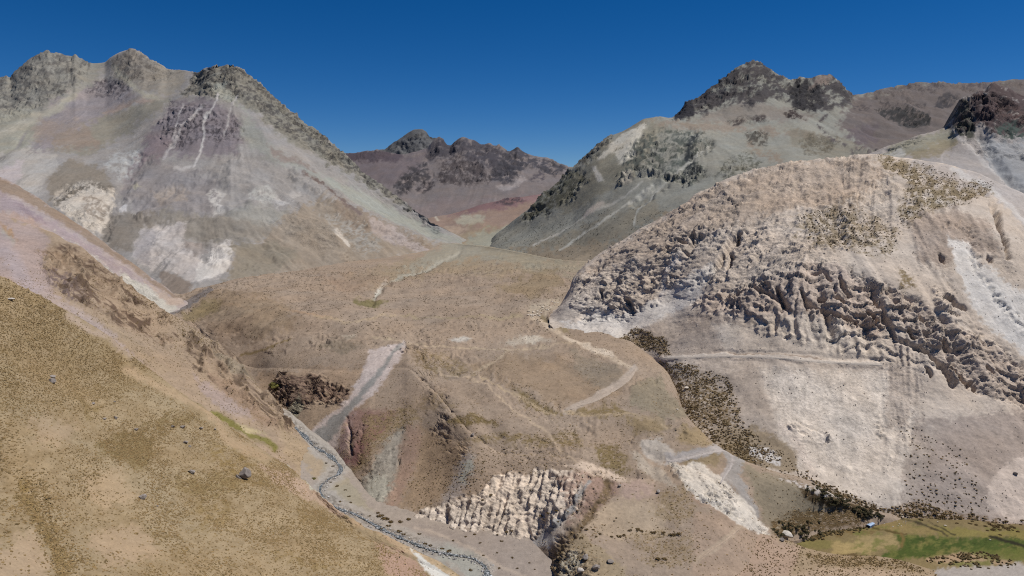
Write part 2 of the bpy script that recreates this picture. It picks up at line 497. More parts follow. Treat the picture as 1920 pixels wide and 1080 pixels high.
# 2 main range behind the pass
CR = [(560,300),(640,289),(660,287),(672,285),(690,283),(706,281),(715,284),(735,289),(755,292),(775,287),(800,281),(812,266),(824,257),(832,262),(843,271),(855,263),(868,257),(880,261),(890,264),(905,271),(918,270),(930,273),(945,277),(955,283),(963,279),(971,275),(978,281),(985,286),(1010,293),(1025,296),(1040,301),(1055,309),(1070,313),(1090,318),(1130,325),(1180,330)]
make_patch('mountain', 'range', [
    [(560,430,3300),(700,420,3350),(800,412,3400),(900,396,3450),(1000,372,3550),(1060,355,3650),(1180,350,3700)],
    [(560,380,3550),(700,370,3600),(800,362,3650),(900,355,3650),(1000,345,3700),(1060,335,3800),(1180,342,3850)],
    [(560,340,3850),(700,325,3900),(800,318,3880),(900,310,3880),(1000,315,3930),(1060,322,4000),(1180,336,4050)],
    [(x,y,4250) for x,y in CR]],
    560, 1180, (132,122,121), paint=[
        Pg([(640,290),(700,283),(760,292),(800,283),(790,320),(740,345),(680,350),(640,330)], (120,108,111), 16),
        Pg([(640,288),(720,282),(760,293),(745,305),(690,300),(640,300)], (80,68,78), 8, .8),
        Pg([(735,352),(770,318),(800,302),(812,335),(790,345),(775,350),(750,370)], (78,74,78), 7, g=10, gb=.2),
        Pg([(780,358),(808,335),(818,345),(800,360),(785,364)], (76,70,74), 5, g=9, gb=.2),
        Pg([(815,340),(830,305),(860,290),(900,300),(925,335),(890,345),(850,345)], (88,80,82), 8, g=10, gb=.15),
        Pg([(800,300),(824,256),(868,256),(930,272),(960,290),(950,330),(900,310),(850,290),(820,300)], (82,78,86), 10, g=14, gb=.25),
        Pg([(910,330),(930,305),(950,285),(975,273),(1010,293),(1060,310),(1050,330),(1020,325),(990,310),(968,330),(970,350),(945,345)], (76,74,82), 8, g=12, gb=.25),
        Pg([(990,335),(1010,318),(1030,325),(1015,345)], (90,84,92), 6, g=8),
        Pg([(930,350),(955,345),(975,330),(985,338),(960,356),(940,358)], (160,150,148), 6),
        Ln([(800,300),(812,330),(802,345),(780,368)], 4, (140,128,126), 3),
        Pg([(760,400),(830,372),(920,372),(990,366),(900,400),(800,415)], (138,124,123), 14)],
    relief=[Pg([(735,352),(770,318),(800,302),(812,335),(790,345),(750,370)], None, 10, k='crag', blk=.6, amp=26.8, s=78),
            Pg([(780,358),(808,335),(818,345),(785,364)], None, 6, k='crag', blk=.6, amp=20.8, s=65),
            Pg([(815,340),(830,300),(860,285),(900,300),(925,335),(890,345),(850,345)], None, 10, k='crag', blk=.6, amp=26.8, s=78),
            Pg([(800,300),(824,250),(868,250),(930,265),(960,290),(950,330),(900,310),(850,290)], None, 12, k='crag', blk=.6, amp=26.8, s=91),
            Pg([(910,330),(930,305),(950,280),(975,268),(1010,288),(1080,310),(1050,330),(1020,325),(990,310),(970,350),(945,345)], None, 10, k='crag', blk=.6, amp=28.6, s=84),
            Pg([(640,280),(800,275),(780,300),(640,302)], None, 10, k='crag', blk=.6, amp=13.1, s=72)],
    back=(900,420), rough=(8,260), streak=(.16,5), desat=.25, mat=TERRAIN_FAR, seed=5, warp=4)
# 3 low red ridge in the pass
make_patch('hill', 'redhill', [
    [(780,476,1900),(850,474,1900),(900,472,1920),(960,466,1960),(1000,458,2020),(1140,430,2200)],
    [(780,446,2150),(850,445,2150),(900,438,2180),(960,430,2220),(1000,422,2260),(1140,405,2330)],
    [(780,425,2300),(830,422,2320),(900,410,2360),(960,400,2400),(1020,392,2420),(1140,380,2450)],
    [(780,415,2500),(800,410,2500),(830,404,2520),(860,397,2550),(880,390,2580),(900,384,2600),(930,377,2620),(960,371,2640),(990,367,2650),(1020,362,2650),(1060,352,2650),(1140,340,2650)]],
    780, 1140, (150,130,118), paint=[
        Pg([(840,404),(900,380),(960,368),(1030,358),(1020,372),(960,390),(900,398)], (132,106,106), 8),
        Pg([(925,384),(950,371),(975,368),(985,376),(950,386)], (88,76,80), 5, g=7, gb=.2),
        Pg([(985,372),(1030,360),(1060,352),(1040,375),(1000,385)], (150,124,122), 8),
        Pg([(850,414),(870,405),(910,406),(905,418),(870,424)], (168,162,146), 7),
        Pg([(780,440),(1000,420),(1000,470),(780,485)], (152,138,118), 14), Pg([(880,445),(960,425),(1000,440),(960,470),(880,470)], (154,152,138), 14), Pg([(835,428),(860,426),(880,432),(860,440),(840,437)], (172,154,138), 6),
        Ln([(818,409),(822,415)], 4, (190,180,165), 3)],
    relief=[Pg([(925,386),(950,371),(975,368),(990,376),(950,388)], None, 6, k='crag', amp=6.5, s=32)],
    back=(300,120), rough=(4,90), streak=(.08,1), mat=TERRAIN_FAR, seed=9, warp=5)

# ------------------------------------------------------------------ right mountain with the dark peak
MC = [(1262,220),(1272,212),(1282,199),(1288,189),(1300,187),(1315,179),(1330,166),(1345,156),(1360,142),(1375,130),(1390,122),(1400,119),(1410,113),(1425,115),(1435,122),(1450,131),(1470,142),(1478,148),(1490,149),(1500,144),(1512,148),(1525,146),(1540,142),(1555,141),(1566,148),(1578,160),(1590,172),(1605,176),(1625,174),(1650,168),(1680,160),(1700,156),(1720,154),(1745,155),(1765,153),(1785,157),(1810,156),(1840,154),(1870,152),(1900,149),(1960,146)]
make_patch('mountain', 'right', [
    [(900,505,1790),(930,492,1720),(980,490,1640),(1060,494,1480),(1130,498,1400),(1200,488,1330),(1300,478,1280),(1500,440,1240),(1960,430,1240)],
    [(900,488,1950),(930,466,1880),(980,457,1800),(1060,432,1720),(1130,402,1650),(1200,380,1610),(1300,350,1590),(1400,335,1560),(1500,315,1560),(1600,310,1560),(1700,300,1600),(1960,300,1600)],
    [(900,478,2060),(930,450,2000),(980,427,1950),(1060,372,1900),(1130,312,1880),(1200,282,1860),(1300,270,1850),(1400,275,1850),(1500,280,1800),(1600,290,1800),(1700,285,1850),(1960,280,1850)],
    [(900,474,2130),(930,440,2100),(945,429,2090),(960,416,2080),(975,404,2060),(1000,384,2060),(1015,370,2065),(1030,356,2070),(1045,343,2075),(1060,328,2080),(1080,308,2090),(1100,289,2100),(1120,272,2105),(1140,257,2110),(1160,250,2110),(1180,239,2110),(1195,230,2115),(1210,222,2120),(1240,219,2120),(1262,221,2140),(1300,224,2150),(1400,226,2150),(1500,225,2150),(1600,250,2150),(1700,262,2200),(1960,260,2200)],
    [(900,490,2300),(930,470,2300),(1000,415,2300),(1100,330,2350),(1200,258,2350),(1240,232,2360),(1255,224,2390)]+[(x,y,2600+max(0,x-1560)*1.5) for x,y in MC]],
    900, 1960, (152,151,139), paint=[
        Pg([(960,470),(1060,440),(1130,410),(1220,370),(1240,400),(1180,450),(1100,470),(1000,480)], (147,140,122), 20),
        Pg([(900,490),(960,474),(1020,466),(1100,462),(1200,440),(1250,400),(1250,510),(900,510)], (156,140,116), 20),
        Pg([(1080,320),(1130,275),(1200,225),(1250,225),(1240,250),(1190,330),(1120,370),(1060,400),(1040,390)], (152,146,126), 14),
        Pg([(1120,300),(1150,262),(1190,240),(1218,228),(1205,250),(1185,300),(1160,308),(1150,285)], (216,208,188), 6, g=12, gb=.5),
        Pg([(1108,312),(1118,312),(1132,336),(1122,340)], (214,208,194), 4),
        Pg([(1168,322),(1190,318),(1185,340),(1165,345)], (176,168,152), 5),
        Pg([(975,410),(1000,384),(1030,354),(1060,325),(1085,318),(1100,335),(1075,372),(1020,402),(985,414)], (104,102,84), 8, g=9, gb=.22),
        Pg([(1080,300),(1110,278),(1150,252),(1130,275),(1095,305)], (96,92,82), 5, g=8, gb=.1),
        Pg([(1190,265),(1240,240),(1310,243),(1335,265),(1305,300),(1325,325),(1290,350),(1250,335),(1225,320),(1185,330),(1160,345),(1175,290)], (94,100,92), 10, g=11, gb=.05),
        Pg([(1285,270),(1305,245),(1312,250),(1296,285),(1310,320),(1295,330),(1282,300)], (58,64,68), 5, g=10, gb=.2),
        Pg([(1340,330),(1360,300),(1400,285),(1430,300),(1420,320),(1370,340)], (108,108,94), 8, g=8),
        Pg([(1215,228),(1300,222),(1400,234),(1500,246),(1580,262),(1500,258),(1400,250),(1300,242),(1240,238)], (150,133,116), 10, .8, g=20, gb=.2),
        Pg([(1395,250),(1440,278),(1475,305),(1440,305),(1400,278)], (150,132,112), 8, .8, g=12, gb=.1),
        Pg([(1390,245),(1440,248),(1440,270),(1400,268)], (88,84,76), 5, g=7, gb=.1),
        Pg([(1495,265),(1520,252),(1550,255),(1580,262),(1560,280),(1510,290)], (90,84,74), 6, g=8, gb=.1),
        Pg([(1480,240),(1600,262),(1640,290),(1560,300),(1480,270)], (136,128,108), 12, .6),
        Pg([(1300,226),(1340,212),(1400,182),(1440,195),(1500,208),(1545,212),(1480,228),(1380,230)], (146,137,126), 12),
        Pg([(1262,224),(1285,186),(1345,150),(1410,108),(1475,144),(1500,140),(1560,136),(1605,176),(1600,190),(1560,205),(1530,210),(1505,205),(1480,188),(1450,185),(1410,200),(1380,195),(1350,200),(1325,215),(1290,216)], (84,79,80), 8, g=16, gb=.24),
        Pg([(1480,170),(1500,143),(1535,165),(1545,195),(1530,212),(1490,200)], (66,64,68), 7, g=12, gb=.35),
        Pg([(1262,224),(1282,192),(1300,188),(1300,214)], (54,54,62), 5),
        Pg([(1535,146),(1556,146),(1550,160),(1515,162)], (142,126,116), 5),
        Pg([(1600,180),(1700,152),(1960,142),(1960,310),(1640,295),(1570,240)], (118,107,103), 20),
        Pg([(1640,205),(1665,200),(1720,208),(1745,214),(1742,236),(1700,240),(1665,225)], (66,65,66), 5, g=9, gb=.25),
        Pg([(1752,190),(1768,174),(1800,182),(1785,202),(1755,200)], (74,70,74), 4, g=9, gb=.3),
        Pg([(1650,190),(1690,195),(1740,188),(1735,200),(1660,202)], (86,79,80), 4, g=8),
        Pg([(1695,158),(1745,155),(1780,158),(1790,168),(1730,172),(1700,166)], (88,80,84), 5, g=9),
        Pg([(1590,188),(1610,190),(1640,200),(1620,205),(1595,198)], (86,78,80), 4, g=8),
        Pg([(1800,160),(1850,155),(1860,168),(1810,170)], (88,80,84), 5, g=9),
        Ln([(1560,200),(1535,235),(1560,262),(1600,285)], 7, (92,84,84), 6, g=9),
        Pg([(1585,240),(1640,235),(1650,262),(1610,275)], (112,100,102), 12),
        Pg([(1362,228),(1385,222),(1400,228),(1375,236)], (84,74,72), 4, g=7, gb=.2),
        Pg([(1410,222),(1435,216),(1440,228),(1415,232)], (84,74,72), 4, g=7, gb=.2),
        Pg([(1470,212),(1490,205),(1510,222),(1480,226)], (78,66,64), 4, g=7, gb=.2),
        Ln([(1205,345),(1130,390),(1060,430),(1000,462)], 3, (188,184,172), 3),
        Ln([(1225,350),(1150,400),(1110,430),(1050,468)], 5, (186,184,172), 4, sk=.8),
        Ln([(1130,382),(1098,406)], 7, (196,184,170), 5),
        Ln([(1235,352),(1198,395),(1190,425)], 4, (182,181,170), 3),
        Ln([(1330,270),(1250,340),(1200,372)], 3, (176,174,162), 3)],
    relief=[
        Pg([(975,410),(1000,380),(1030,350),(1060,320),(1090,310),(1100,335),(1075,372),(1020,402),(985,414)], None, 10, k='crag', amp=11.1, s=27, zs=2),
        Pg([(1080,305),(1110,270),(1150,245),(1140,275),(1095,310)], None, 8, k='crag', amp=9.1, s=26),
        Pg([(1190,265),(1240,238),(1310,240),(1335,265),(1305,300),(1325,325),(1290,350),(1250,335),(1185,330),(1160,345),(1175,290)], None, 12, k='crag', amp=15.6, s=36),
        Pg([(1340,330),(1360,295),(1400,280),(1430,300),(1420,320),(1370,340)], None, 8, k='crag', amp=8.5, s=26),
        Pg([(1390,245),(1440,248),(1440,270),(1400,268)], None, 6, k='crag', amp=9.1, s=26),
        Pg([(1495,265),(1520,250),(1580,258),(1560,282),(1510,290)], None, 8, k='crag', amp=9.1, s=26),
        Pg([(1262,226),(1285,180),(1345,145),(1410,100),(1475,138),(1500,135),(1560,130),(1610,176),(1600,190),(1560,205),(1530,210),(1505,205),(1480,188),(1450,185),(1410,200),(1380,195),(1350,200),(1325,215),(1290,218)], None, 12, k='crag', amp=11, s=32),
        Pg([(1480,170),(1500,143),(1535,165),(1545,195),(1530,212),(1490,200)], None, 8, k='crag', amp=13.2, s=33),
        Pg([(1640,205),(1665,198),(1720,206),(1745,212),(1742,236),(1700,240),(1665,225)], None, 6, k='crag', amp=15.6, s=33, zs=3),
        Pg([(1745,192),(1768,172),(1805,180),(1785,204)], None, 6, k='crag', amp=15.6, s=33),
        Pg([(1650,190),(1740,186),(1735,202),(1660,204)], None, 6, k='crag', amp=11.7, s=32),
        Pg([(1620,170),(1700,150),(1960,140),(1960,172),(1720,176),(1640,185)], None, 12, k='crag', amp=9.6, s=44),
        Pg([(1470,212),(1490,205),(1510,222),(1480,226)], None, 5, k='crag', amp=9.1, s=26),
        Pg([(1362,228),(1385,222),(1440,216),(1440,230),(1375,238)], None, 5, k='crag', amp=9.0, s=30),
        Pg([(1262,226),(1285,180),(1345,145),(1410,100),(1475,138),(1560,130),(1610,176),(1560,205),(1505,205),(1410,200),(1325,215)], None, 12, k='ledge', amp=5, s=20, dip=.4),
        Pg([(1190,265),(1240,238),(1310,240),(1335,265),(1305,300),(1325,325),(1250,335),(1160,345)], None, 12, k='ledge', amp=6, s=18, dip=-.6),
        Ln([(1330,268),(1260,335),(1190,385)], 14, None, 12, k='raise', amp=-7),
        Pg([(1580,180),(1960,160),(1960,290),(1620,290)], None, 30, k='bump', amp=16, s=120)],
    back=(700,400), rough=(5,130), streak=(.22,3.0), gain=.98, desat=.25, mat=TERRAIN_FAR, seed=21, warp=5)

# 4 peak at the right edge of the view
make_patch('mountain', 'edgepeak', [
    [(1540,430,1060),(1700,440,1000),(1800,460,970),(1900,500,940),(2010,540,920)],
    [(1540,345,1300),(1640,322,1270),(1700,310,1250),(1800,300,1230),(1900,320,1200),(2010,335,1190)],
    [(1540,318,1430),(1600,299,1430),(1640,284,1430),(1690,265,1430),(1730,250,1430),(1760,244,1430),(1780,234,1430),(1790,217,1430),(1800,200,1430),(1812,182,1430),(1822,178,1430),(1832,171,1430),(1845,168,1430),(1854,158,1430),(1862,154,1430),(1875,161,1430),(1890,165,1430),(1905,172,1430),(1920,178,1430),(1960,192,1430),(2010,215,1430)]],
    1540, 2010, (176,169,164), paint=[
        Pg([(1640,300),(1690,265),(1760,245),(1800,240),(1790,270),(1720,290)], (158,154,138), 12),
        Pg([(1700,290),(1770,262),(1800,262),(1780,285),(1720,300)], (150,140,116), 14, .8),
        Pg([(1640,300),(1690,280),(1700,290),(1660,305)], (190,188,182), 6, sk=.2),
        Pg([(1780,240),(1800,196),(1862,148),(2010,190),(2010,260),(1900,250),(1870,262),(1840,235),(1810,245)], (92,80,80), 8, g=14, gb=.4),
        Pg([(1785,240),(1800,200),(1815,185),(1820,225),(1830,262),(1800,255)], (88,88,80), 6, g=10, gb=.2),
        Pg([(1830,215),(1860,190),(1920,200),(1920,225),(1870,230)], (110,92,90), 8, g=9),
        Pg([(1865,240),(1890,225),(1920,235),(1920,260),(1880,262)], (80,92,86), 6, g=9, gb=.2),
        Pg([(1830,250),(1870,265),(1920,262),(1960,400),(1900,360),(1850,300)], (166,166,166), 14),
        Ln([(1790,245),(1840,300),(1890,345),(1960,400)], 7, (202,196,190), 5),
        Ln([(1830,255),(1852,285),(1880,330)], 4, (192,188,184), 4)],
    relief=[
        Pg([(1775,245),(1795,190),(1862,140),(2010,185),(2010,262),(1900,255),(1870,265),(1840,240),(1810,250)], None, 10, k='crag', amp=14.3, s=30),
        Pg([(1640,270),(1780,230),(1780,250),(1660,290)], None, 8, k='crag', amp=6.0, s=24),
        Pg([(1800,245),(1850,255),(1920,255),(1920,300),(1830,290)], None, 16, k='crag', amp=8.0, s=30),
        Ln([(1835,255),(1858,290),(1890,340),(1950,400)], 16, None, 14, k='raise', amp=-7)],
    back=(300,250), rough=(3.5,70), streak=(.14,1.4), mat=TERRAIN_FAR, seed=33, warp=5)

# ------------------------------------------------------------------ left mountain
BC = [(-160,195,2700),(-100,172,2720),(-40,152,2750),(0,145,2750),(12,142,2750),(20,145,2750),(30,133,2760),(45,120,2770),(60,108,2780),(75,102,2790),(90,95,2800),(98,98,2800),(110,99,2800),(125,103,2810),(135,104,2820),(140,102,2820),(150,110,2830),(165,119,2840),(180,119,2850),(195,118,2850),(208,108,2840),(220,101,2830),(235,95,2810),(245,93,2800),(255,95,2790),(266,99,2780),(280,112,2760),(300,122,2720),(315,130,2680),(330,130,2650),(350,133,2560),(370,136,2480),(380,130,2440),(392,125,2410),(405,121,2390),(415,124,2370),(425,121,2360),(435,120,2350),(448,125,2345),(458,133,2340),(470,143,2330),(482,151,2320),(490,156,2315),(500,168,2300),(520,186,2290),(545,206,2270),(570,229,2250),(590,246,2240),(610,260,2225),(630,274,2215),(650,291,2200),(665,308,2190),(690,328,2180),(720,349,2170),(740,364,2160),(760,378,2150),(780,394,2135),(800,407,2120),(830,426,2110),(855,440,2100),(880,454,2110),(930,474,2130)]
make_patch('mountain', 'left', [
    [(-160,575,1230),(0,555,1230),(100,535,1250),(200,520,1270),(300,550,1220),(370,555,1205),(420,540,1230),(480,523,1310),(560,512,1400),(650,497,1540),(720,487,1650),(800,475,1790),(850,466,1930),(880,476,1970),(930,490,2000)],
    [(-160,410,1480),(0,405,1480),(100,405,1480),(200,425,1450),(300,440,1430),(370,432,1460),(450,430,1500),(560,422,1600),(640,424,1680),(720,442,1760),(800,456,1870),(850,454,2000),(880,464,2040),(930,486,2060)],
    [(-160,330,1750),(0,310,1760),(100,310,1780),(200,320,1760),(300,320,1750),(400,320,1760),(500,322,1800),(580,342,1850),(640,368,1880),(720,408,1910),(800,446,1970),(850,449,2040),(880,460,2070),(930,482,2090)],
    [(-160,250,2150),(0,232,2150),(100,238,2160),(200,240,2150),(300,222,2080),(400,210,2050),(500,230,2060),(580,282,2060),(640,327,2050),(720,387,2050),(800,434,2070),(850,444,2070),(880,457,2090),(930,478,2110)],
    BC],
    -160, 930, (163,157,152), paint=[
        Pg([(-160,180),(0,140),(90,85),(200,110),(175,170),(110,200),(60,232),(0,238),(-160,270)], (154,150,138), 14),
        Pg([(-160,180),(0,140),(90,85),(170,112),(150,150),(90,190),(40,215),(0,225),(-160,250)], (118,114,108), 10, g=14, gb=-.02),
        Pg([(90,195),(160,162),(230,148),(255,180),(200,232),(130,275),(60,305),(20,310),(60,260)], (154,144,146), 14, sk=1.0),
        Pg([(0,215),(60,205),(75,260),(20,300),(0,335),(-100,340),(-100,240)], (162,159,142), 14, sk=1.2),
        Ln([(140,178),(100,208),(40,232),(0,250)], 14, (178,171,152), 10),
        Pg([(160,165),(200,148),(235,150),(250,165),(230,185),(180,180)], (102,94,100), 9, g=9, gb=.0),
        Pg([(65,232),(150,222),(155,262),(60,268)], (164,146,134), 18, .8),
        Pg([(195,215),(300,180),(335,186),(250,242),(160,292),(95,285)], (154,147,130), 18),
        Pg([(100,255),(170,240),(185,272),(110,284)], (158,140,124), 14),
        Ln([(200,210),(250,190),(290,183)], 8, (172,150,136), 8),
        Pg([(205,118),(245,90),(290,112),(335,132),(345,160),(300,172),(260,165),(215,150)], (152,143,130), 10),
        Pg([(205,118),(245,90),(280,108),(290,130),(260,150),(225,140)], (120,112,104), 8, g=10),
        Ln([(215,130),(250,165),(300,185)], 9, (176,170,150), 8),
        Pg([(290,125),(345,133),(350,150),(320,180),(300,172)], (164,154,138), 8),
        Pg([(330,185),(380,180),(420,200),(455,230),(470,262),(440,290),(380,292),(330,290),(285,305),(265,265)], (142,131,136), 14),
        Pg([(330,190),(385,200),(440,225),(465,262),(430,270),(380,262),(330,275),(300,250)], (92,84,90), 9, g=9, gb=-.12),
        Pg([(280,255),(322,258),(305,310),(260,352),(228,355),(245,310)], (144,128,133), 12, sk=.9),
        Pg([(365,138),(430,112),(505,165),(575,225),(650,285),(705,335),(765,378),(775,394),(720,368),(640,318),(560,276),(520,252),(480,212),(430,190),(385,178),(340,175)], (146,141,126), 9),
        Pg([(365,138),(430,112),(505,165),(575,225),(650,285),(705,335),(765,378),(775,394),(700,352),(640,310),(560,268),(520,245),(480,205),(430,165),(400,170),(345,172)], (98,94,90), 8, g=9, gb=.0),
        Pg([(395,155),(420,150),(435,175),(470,220),(440,195),(410,180)], (172,172,156), 9),
        Pg([(455,210),(480,235),(500,262),(540,290),(620,340),(720,385),(800,428),(870,448),(835,458),(760,432),(680,385),(600,350),(520,305),(470,280),(450,245)], (160,160,150), 12, sk=1.6),
        Pg([(600,318),(720,375),(800,420),(850,444),(800,440),(720,408),(640,368)], (164,166,154), 10, sk=1.4),
        Pg([(500,270),(550,295),(590,320),(560,315),(510,290)], (150,136,128), 10),
        Ln([(408,178),(396,205),(384,216),(380,245),(372,280),(366,312)], 4, (200,194,190), 3),
        Ln([(380,200),(345,232),(325,265),(312,300)], 5, (190,182,180), 4),
        Ln([(345,190),(335,225),(322,262)], 3, (186,178,176), 3),
        Ln([(448,178),(427,215),(420,255)], 3, (184,178,176), 3),
        Pg([(195,305),(215,285),(262,278),(266,300),(240,342),(215,328)], (184,184,181), 12, g=12, gb=.15),
        Pg([(230,350),(270,300),(330,310),(400,330),(420,400),(330,410),(250,400)], (152,145,144), 22),
        Pg([(0,290),(60,278),(105,292),(112,312),(60,365),(-100,350),(-100,300)], (182,176,168), 12, sk=1.2),
        Pg([(0,312),(40,304),(36,348),(-60,345)], (194,182,182), 10),
        Pg([(85,340),(130,300),(180,310),(205,332),(205,352),(160,352),(120,358),(90,372)], (150,139,124), 9),
        Pg([(120,352),(165,338),(195,348),(214,358),(218,380),(205,398),(215,420),(198,448),(165,432),(130,408),(95,385),(105,362)], (210,197,179), 9, sk=1.6),
        Pg([(150,372),(185,362),(205,385),(190,410),(160,400)], (168,152,134), 7, g=8, gb=.1),
        Ln([(100,385),(150,352),(180,345),(205,350)], 10, (132,122,108), 7, g=12, gb=.15),
        Pg([(220,385),(235,380),(240,395),(228,402)], (206,202,200), 4),
        Pg([(250,348),(262,342),(266,352),(256,356)], (178,172,150), 4),
        Pg([(285,355),(345,345),(350,375),(300,390)], (168,154,142), 10, sk=.5),
        Pg([(205,398),(240,395),(270,405),(335,405),(330,416),(270,425),(245,470),(205,470),(190,445)], (142,133,122), 12),
        Pg([(300,400),(420,400),(560,420),(560,440),(450,460),(380,450),(330,440)], (152,143,130), 16),
        Pg([(388,362),(404,350),(420,364),(414,380),(428,402),(404,402),(396,382)], (196,191,184), 7, g=9, gb=.2),
        Pg([(470,360),(498,352),(520,364),(500,388),(478,378)], (186,184,176), 9, g=10, gb=.25),
        Pg([(520,365),(562,352),(556,374),(518,392)], (188,182,176), 8, sk=.3),
        Ln([(360,310),(345,318),(330,314)], 6, (188,182,178), 5),
        Pg([(425,400),(470,385),(560,400),(560,420),(480,420),(430,415)], (160,156,146), 12),
        Pg([(540,405),(600,372),(650,392),(700,412),(760,440),(840,462),(800,482),(700,494),(560,515),(450,528),(430,490),(500,440)], (162,145,124), 16),
        Pg([(520,420),(600,385),(640,420),(600,460),(540,470)], (164,148,128), 14),
        Pg([(620,385),(700,412),(790,455),(850,470),(820,480),(740,455),(660,430)], (152,132,112), 10, .8),
        Pg([(690,415),(730,430),(770,455),(820,475),(800,482),(740,460),(700,440)], (180,164,156), 8, sk=.7),
        Pg([(600,400),(660,412),(700,440),(720,475),(680,470),(630,440)], (172,164,152), 12, g=9, gb=.1),
        Ln([(632,432),(652,456)], 8, (212,200,184), 6),
        Ln([(565,330),(600,352),(640,388),(672,406)], 6, (128,108,100), 5, g=10, gb=.3),
        Pg([(262,435),(290,418),(350,416),(347,432),(336,450),(360,452),(372,466),(400,462),(432,450),(441,470),(428,500),(396,526),(360,530),(322,512),(285,512),(248,482)], (196,186,179), 8, sk=.6),
        Pg([(262,440),(285,425),(290,470),(275,500),(250,480)], (170,162,160), 10),
        Pg([(378,478),(424,454),(440,470),(426,500),(392,526),(364,526)], (214,206,196), 5, sk=.35),
        Pg([(342,440),(366,450),(388,470),(366,482),(350,468)], (166,154,146), 7),
        Pg([(300,510),(330,514),(365,532),(350,560),(300,550)], (150,134,120), 8),
        Pg([(430,460),(520,450),(560,480),(500,515),(420,530),(440,490)], (150,138,118), 14)],
    relief=[
        Pg([(-160,180),(0,135),(90,80),(170,108),(160,150),(90,195),(40,220),(0,230),(-160,250)], None, 14, k='crag', blk=.7, amp=9, s=36), Pg([(-160,180),(0,135),(90,80),(170,108),(160,150),(90,195),(40,220),(0,230),(-160,250)], None, 14, k='crag', blk=.7, amp=5, s=15),
        Pg([(200,118),(245,85),(290,108),(340,130),(320,160),(260,155),(215,145)], None, 10, k='crag', blk=.7, amp=8, s=32), Pg([(200,118),(245,85),(290,108),(340,130),(320,160),(260,155),(215,145)], None, 10, k='crag', blk=.7, amp=5, s=14),
        Pg([(365,138),(430,105),(505,160),(575,220),(650,280),(705,330),(770,376),(780,396),(700,356),(640,316),(560,274),(520,250),(480,210),(430,180),(385,175),(345,172)], None, 12, k='crag', blk=.7, amp=13.0, s=36, zs=2),
        Pg([(160,165),(200,146),(240,148),(250,168),(225,190),(180,182)], None, 8, k='crag', blk=.7, amp=10.4, s=29),
        Pg([(320,190),(385,195),(445,220),(470,262),(430,275),(380,265),(330,280),(290,260)], None, 12, k='crag', blk=.7, amp=8.5, s=27),
        Pg([(110,350),(165,335),(214,355),(218,380),(205,398),(215,420),(198,448),(130,408),(95,385)], None, 14, k='crag', blk=.7, amp=6, s=22),
        Pg([(-160,180),(0,135),(90,80),(170,108),(160,150),(90,195),(40,220)], None, 14, k='ledge', amp=4.5, s=20, dip=.5),
        Pg([(340,170),(365,138),(430,105),(505,160),(575,220),(650,280),(705,330),(770,376),(780,396),(640,316),(560,274),(480,210)], None, 12, k='ledge', amp=6, s=20, dip=-.6),
        Pg([(320,190),(385,195),(445,220),(470,262),(380,265),(290,260)], None, 12, k='ledge', amp=5, s=16, dip=.8),
        Ln([(560,328),(600,354),(640,390),(700,415),(780,450)], 26, None, 26, k='raise', amp=12),
        Ln([(600,318),(700,372),(800,428)], 30, None, 26, k='raise', amp=-8),
        Pg([(440,300),(560,340),(640,400),(700,470),(560,500),(430,500),(300,480),(240,380)], None, 30, k='bump', amp=12, s=60),
        Pg([(480,360),(620,400),(700,460),(620,480),(500,420)], None, 14, k='crag', blk=.7, amp=4.0, s=22),
        Ln([(262,300),(235,350),(200,400),(195,445)], 24, None, 24, k='raise', amp=-5)],
    back=(600,420), rough=(5,130), streak=(.22,3.4), gain=.94, desat=.3, mat=TERRAIN_FAR, seed=41, warp=7)

